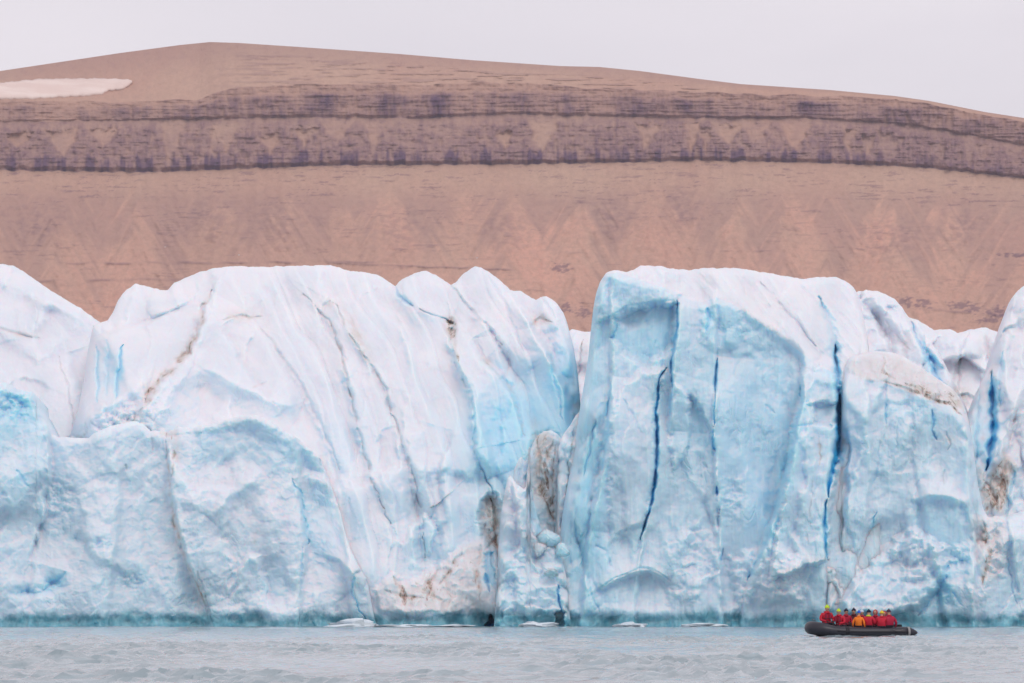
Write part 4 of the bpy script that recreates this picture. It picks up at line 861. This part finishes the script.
def person(px, lean, face, jacket, hat, label, seat=.50, y_loc=None, scale=1.0, arms='lap', hood=None, vest=None, head_turn=0.0, Yoff=0.0, wide=1.13, beanie=True, neck=None):
    """a seated figure, local +y is where it faces, origin at the seat"""
    Y = BOAT_Y + Yoff
    root = empty('person', (wx(px, Y), Y, seat), face); root.scale = (scale * wide, scale * 1.13, scale * 1.03)
    tag(root, label, 'person', 'people aboard the inflatable boat')
    jm = plain('jacket_fabric', jacket, .62, .22, 7, .012)
    L = lean
    V = [((0, 0, .10), .17), ((0, .02 + L * .3, .28), (.20, .155)), ((0, .04 + L * .7, .44), (.21, .155)), ((0, .05 + L, .55), (.13, .11)), ((0, .065 + L, .62), .06), ((0, .09 + L, .70), .075), ((0, .10 + L, .80), .088), ((0, .10 + L, .88), .055)]
    E = [(0, 1), (1, 2), (2, 3), (3, 4), (4, 5), (5, 6), (6, 7)]
    hands = []
    for s in (-1, 1):
        a = len(V)
        if arms == 'lap' or (arms == 'raise' and s < 0): pts = [((s * .19, .05 + L * .9, .51), .085), ((s * .27, .06 + L * .8, .36), .072), ((s * .285, .12 + L * .5, .23), .062), ((s * .20, .30 + L * .4, .20), .05), ((s * .15, .38 + L * .3, .19), .034)]
        elif arms == 'side': pts = [((s * .20, .05 + L * .9, .51), .085), ((s * .30, .02 + L * .8, .36), .072), ((s * .33, .0 + L * .5, .24), .062), ((s * .34, .10 + L * .4, .08), .05), ((s * .345, .14, .02), .034)]
        else: pts = [((s * .20, .05 + L * .9, .52), .085), ((s * .31, .10 + L * .8, .45), .072), ((s * .35, .17 + L, .42), .062), ((s * .25, .30 + L, .56), .05), ((s * .2, .34 + L, .62), .034)]
        V += pts; E += [(2, a), (a, a + 1), (a + 1, a + 2), (a + 2, a + 3), (a + 3, a + 4)]
        w = Vector(pts[4][0]); dr = (w - Vector(pts[3][0])).normalized(); hands.append((w, dr, s))
    for s in (-1, 1):
        a = len(V)
        V += [((s * .10, .10, .06), .105), ((s * .14, .36, .08), .085), ((s * .15, .46, .05), .075), ((s * .15, .47, -.16), .06), ((s * .15, .45, -.34), .052), ((s * .15, .55, -.37), .045)]
        E += [(0, a), (a, a + 1), (a + 1, a + 2), (a + 2, a + 3), (a + 3, a + 4), (a + 4, a + 5)]
    def pick(c):
        if c.z > .60 and abs(c.x) < .12: return 1
        if c.z < .11 and abs(c.x) < .26: return 2
        if c.y > .30 and abs(c.x) < .28 and c.z < .12: return 2
        return 0
    body = skin_mesh('body', V, E, 0, 1, (jm, M_SKIN, M_PANTS), pick)
    # gloved five-fingered hands and the face, joined into the one body mesh
    bm = bmesh.new(); bm.from_mesh(body)
    def addm(m, idx):
        n0 = len(bm.faces); bm.from_mesh(m); bm.faces.ensure_lookup_table()
        for f in bm.faces[n0:]: f.material_index = idx
        bpy.data.meshes.remove(m)
    for w, dr, s in hands:
        sd_ = dr.cross(Vector((0, 0, 1))); sd_ = sd_.normalized() if sd_.length > .01 else Vector((1, 0, 0)); dn = Vector((0, 0, -1)) + dr * .3
        hv_ = [(tuple(w), (.034, .026)), (tuple(w + dr * .06), (.042, .02))]; he = [(0, 1)]
        for k, (o, ln) in enumerate(((-.03, .062), (-.01, .07), (.01, .066), (.03, .052))):
            a = len(hv_); b = w + dr * .075 + sd_ * o
            hv_ += [(tuple(b), .0105), (tuple(b + dr * ln * .5 + dn * .012), .0095), (tuple(b + dr * ln * .8 + dn * .04), .0085)]; he += [(1, a), (a, a + 1), (a + 1, a + 2)]
        a = len(hv_); b = w + dr * .03 - sd_ * s * .035
        hv_ += [(tuple(b), .013), (tuple(b + dr * .03 - sd_ * s * .02), .012), (tuple(b + dr * .055 - sd_ * s * .018 + dn * .01), .0095)]; he += [(0, a), (a, a + 1), (a + 1, a + 2)]
        addm(skin_mesh('h', hv_, he, 0, 0), 3)
    hc = Vector((0, .10 + L, .775)); Rz = Matrix.Rotation(head_turn, 3, 'Z')
    def hp(x, y, z): return hc + Rz @ Vector((x, y, z))
    n0 = len(bm.faces)
    ellipsoid(bm, hp(0, .015, .0), (.082, .10, .12)); ellipsoid(bm, hp(0, .11, -.015), (.016, .022, .028), 8, 6); ellipsoid(bm, hp(0, .075, -.085), (.045, .03, .028), 8, 6)
    for s in (-1, 1): ellipsoid(bm, hp(s * .086, 0, -.01), (.014, .025, .035), 8, 6)
    bm.faces.ensure_lookup_table()
    for f in bm.faces[n0:]: f.material_index = 1
    n1 = len(bm.faces)
    for s in (-1, 1): ellipsoid(bm, hp(s * .034, .098, .018), (.013, .012, .009), 8, 5)
    ellipsoid(bm, hp(0, .108, -.058), (.024, .01, .006), 8, 5)
    bm.faces.ensure_lookup_table()
    for f in bm.faces[n1:]: f.material_index = 3
    bm.to_mesh(body); bm.free(); body.materials.append(M_GLOVE)
    link('body', body, None, root)
    # jacket collar
    cl = tube_mesh([(0, .055 + L, .56), (0, .07 + L, .61), (0, .075 + L, .645)], [.125, .115, .105], 14)
    link('collar', cl, neck and plain('neck_warmer', neck, .8, .15, 15) or jm, root)
    if hat:
        hm = plain('knit_hat', hat, .85, .18, 25, .01)
        bm = bmesh.new(); vs = ellipsoid(bm, hp(0, .0, .045), (.098, .112, .105), 16, 10)
        for v in vs:
            if v.co.z < hc.z + .02: v.co.z = hc.z + .02 + (v.co.z - hc.z - .02) * .12
        h = bm_obj('hat', bm, hm, root, True)
        link('hat_brim', tube_mesh([tuple(hp(0, 0, .012)), tuple(hp(0, 0, .03)), tuple(hp(0, 0, .06))], [.104, .112, .104], 16), hm, h)
        bm = bmesh.new(); ellipsoid(bm, hp(0, -.01, .158), (.03, .03, .028), 10, 7); bm_obj('pompom', bm, hm, h, True)
    if hood:
        bm = bmesh.new(); vs = ellipsoid(bm, hp(0, -.018, .01), (.118, .125, .15), 16, 12)
        for v in vs:
            q = Rz.inverted() @ (v.co - hc)
            if q.y > .05: q.y = .05 + (q.y - .05) * .15; v.co = hc + Rz @ q
        bm_obj('hood', bm, plain('hood_fabric', hood, .65, .2, 8, .01), root, True)
    if vest:
        vm = plain('life_vest', vest, .6, .2, 9, .01)
        bm = bmesh.new()
        for s in (-1, 1): box_bm(bm, (s * .085, .205 + L * .8, .40), (.10, .06, .30), 0, .025)
        box_bm(bm, (0, .05 + L, .615), (.26, .12, .06), 0, .025)
        v = bm_obj('life_vest', bm, vm, root); link('strap', tube_mesh([(-.20, .21 + L * .6, .31), (0, .24 + L * .6, .31), (.20, .21 + L * .6, .31)], [.016] * 3, 6), M_DARK, v)
    return root

RED = (.52, .010, .035); RED2 = (.42, .010, .045); ORG = (.85, .20, .015); LIME = (.52, .72, .04); NAVY = (.012, .015, .04)
back, front = 0.0, math.pi           # facing away from the camera / towards it
person(826, .02, R(-160), RED, LIME, 'person in red jacket with lime hat sitting alone nearest the bow at left', seat=.60, Yoff=-.35, vest=(.28, .01, .05), scale=1.10, arms='lap')
person(840, .04, R(150), RED, LIME, 'person in red jacket with lime hat, second from the bow', seat=.50, Yoff=-.45, vest=(.30, .015, .05), head_turn=.3)
person(845.5, .0, R(-165), RED2, NAVY, 'person in red jacket with black hat behind the second lime hat', seat=.52, Yoff=.45, scale=.98)
person(854, .0, R(170), (.10, .02, .03), NAVY, 'dark clad person with black hat left of the orange jacket', seat=.53, Yoff=.6, scale=1.0)
person(858.5, .05, R(-12), ORG, (.03, .13, .60), 'person in orange jacket with blue hat seen from behind', seat=.44, Yoff=-.80, scale=.98, arms='side', wide=.92)
person(861.8, .0, R(175), RED2, (.55, .60, .72), 'person in red jacket with pale hat half hidden behind the orange jacket', seat=.50, Yoff=.6, scale=.95)
person(868, .03, R(-20), RED, NAVY, 'person in red jacket with black hat and lime neck warmer right of the orange jacket', seat=.46, Yoff=-.72, neck=(.55, .62, .05), scale=1.0)
person(875.8, .02, R(165), RED2, None, 'person in red jacket with red hood up right of the lime neck warmer', seat=.48, Yoff=.55, hood=(.40, .012, .03), scale=.98)
person(881.5, .05, R(-10), RED, (.75, .55, .05), 'person in red jacket with yellow hat leaning between two red hoods', seat=.42, Yoff=-.72, scale=.98)
person(890, .02, R(25), RED2, (.06, .03, .07), 'person in red jacket with dark hat sitting nearest the stern at right', seat=.46, Yoff=-.6, hood=None, scale=1.02, arms='side')
person(884.5, .0, R(170), RED2, None, 'person in red jacket with hood up behind the two at the stern', seat=.44, Yoff=.5, hood=(.36, .01, .03), scale=.95)

# ------------------------------------------------------------------ sea birds in front of the mountain
M_BIRD = plain('white_feathers', (.82, .82, .82), .7, .05, 8, 0); M_WING = plain('grey_feathers', (.55, .56, .60), .7, .1, 8, 0)
def seabird(px, py, Y, rz, flap, label):
    r = empty('seabird', at(px, py, Y), rz); tag(r, label, 'bird', 'gulls flying past the mountain')
    bm = bmesh.new(); vs = ellipsoid(bm, (0, 0, 0), (.085, .22, .08), 12, 9); ellipsoid(bm, (0, .22, .03), (.055, .07, .055), 10, 7)
    bmesh.ops.create_cone(bm, segments=8, radius1=.02, radius2=.004, depth=.06, matrix=Matrix.Translation((0, .31, .025)) @ Matrix.Rotation(R(-90), 4, 'X'), cap_ends=True)
    for v in [bm.verts.new((x, y, z)) for x, y, z in ()]: pass
    vt = [bm.verts.new(c) for c in ((-.03, -.18, .02), (.03, -.18, .02), (.075, -.36, .0), (-.075, -.36, .0))]; f = bm.faces.new(vt)
    bmesh.ops.solidify(bm, geom=[f], thickness=.015)
    bm_obj('body', bm, M_BIRD, r, True)
    for s in (-1, 1):
        bm = bmesh.new(); pts = [(.05, .08, .03), (.25, .12, .03 + .2 * flap), (.52, .02, .03 + .32 * flap), (.56, -.04, .03 + .33 * flap), (.28, -.06, .03 + .19 * flap), (.05, -.10, .03)]
        vt = [bm.verts.new((s * a, b, c)) for a, b, c in pts]
        f1 = bm.faces.new((vt[0], vt[1], vt[4], vt[5])); f2 = bm.faces.new((vt[1], vt[2], vt[3], vt[4]))
        bmesh.ops.solidify(bm, geom=[f1, f2], thickness=.018)
        bm_obj('wing', bm, M_WING, r)
for a in ((165, 247, 1500, .4, .8, 'white gull far off against the brown slope above the left dome, left of the other'), (239, 255, 1500, 1.2, .4, 'white gull close above the left part of the dome crest'), (477, 258, 1500, -.6, .9, 'white gull just above the second peak of the dome')):
    seabird(*a)

# ------------------------------------------------------------------ air
def build_haze():
    bm = bmesh.new(); bmesh.ops.create_cube(bm, size=1.0)
    lo, hi = Vector((-6100, -520, -4)), Vector((6100, 9000, 620))
    bmesh.ops.transform(bm, matrix=Matrix.Translation((lo + hi) / 2) @ Matrix.Diagonal((*(hi - lo), 1)), verts=bm.verts)
    m = bpy.data.materials.new('haze'); m.use_nodes = True; t = m.node_tree; t.nodes.clear()
    o = t.nodes.new('ShaderNodeOutputMaterial'); v = t.nodes.new('ShaderNodeVolumePrincipled')
    v.inputs['Color'].default_value = (.90, .88, .98, 1); v.inputs['Density'].default_value = HAZE; v.inputs['Anisotropy'].default_value = .2
    t.links.new(v.outputs[0], o.inputs['Volume'])
    tag(bm_obj('haze', bm, m), kind='stuff')
HAZE = 3.4e-5
build_haze()

# ------------------------------------------------------------------ output
scene.render.engine = 'CYCLES'
scene.view_settings.view_transform = 'Standard'; scene.view_settings.look = 'None'
scene.view_settings.exposure = 0.07; scene.view_settings.gamma = 1.0
scene.cycles.max_bounces = 6; scene.cycles.volume_bounces = 1
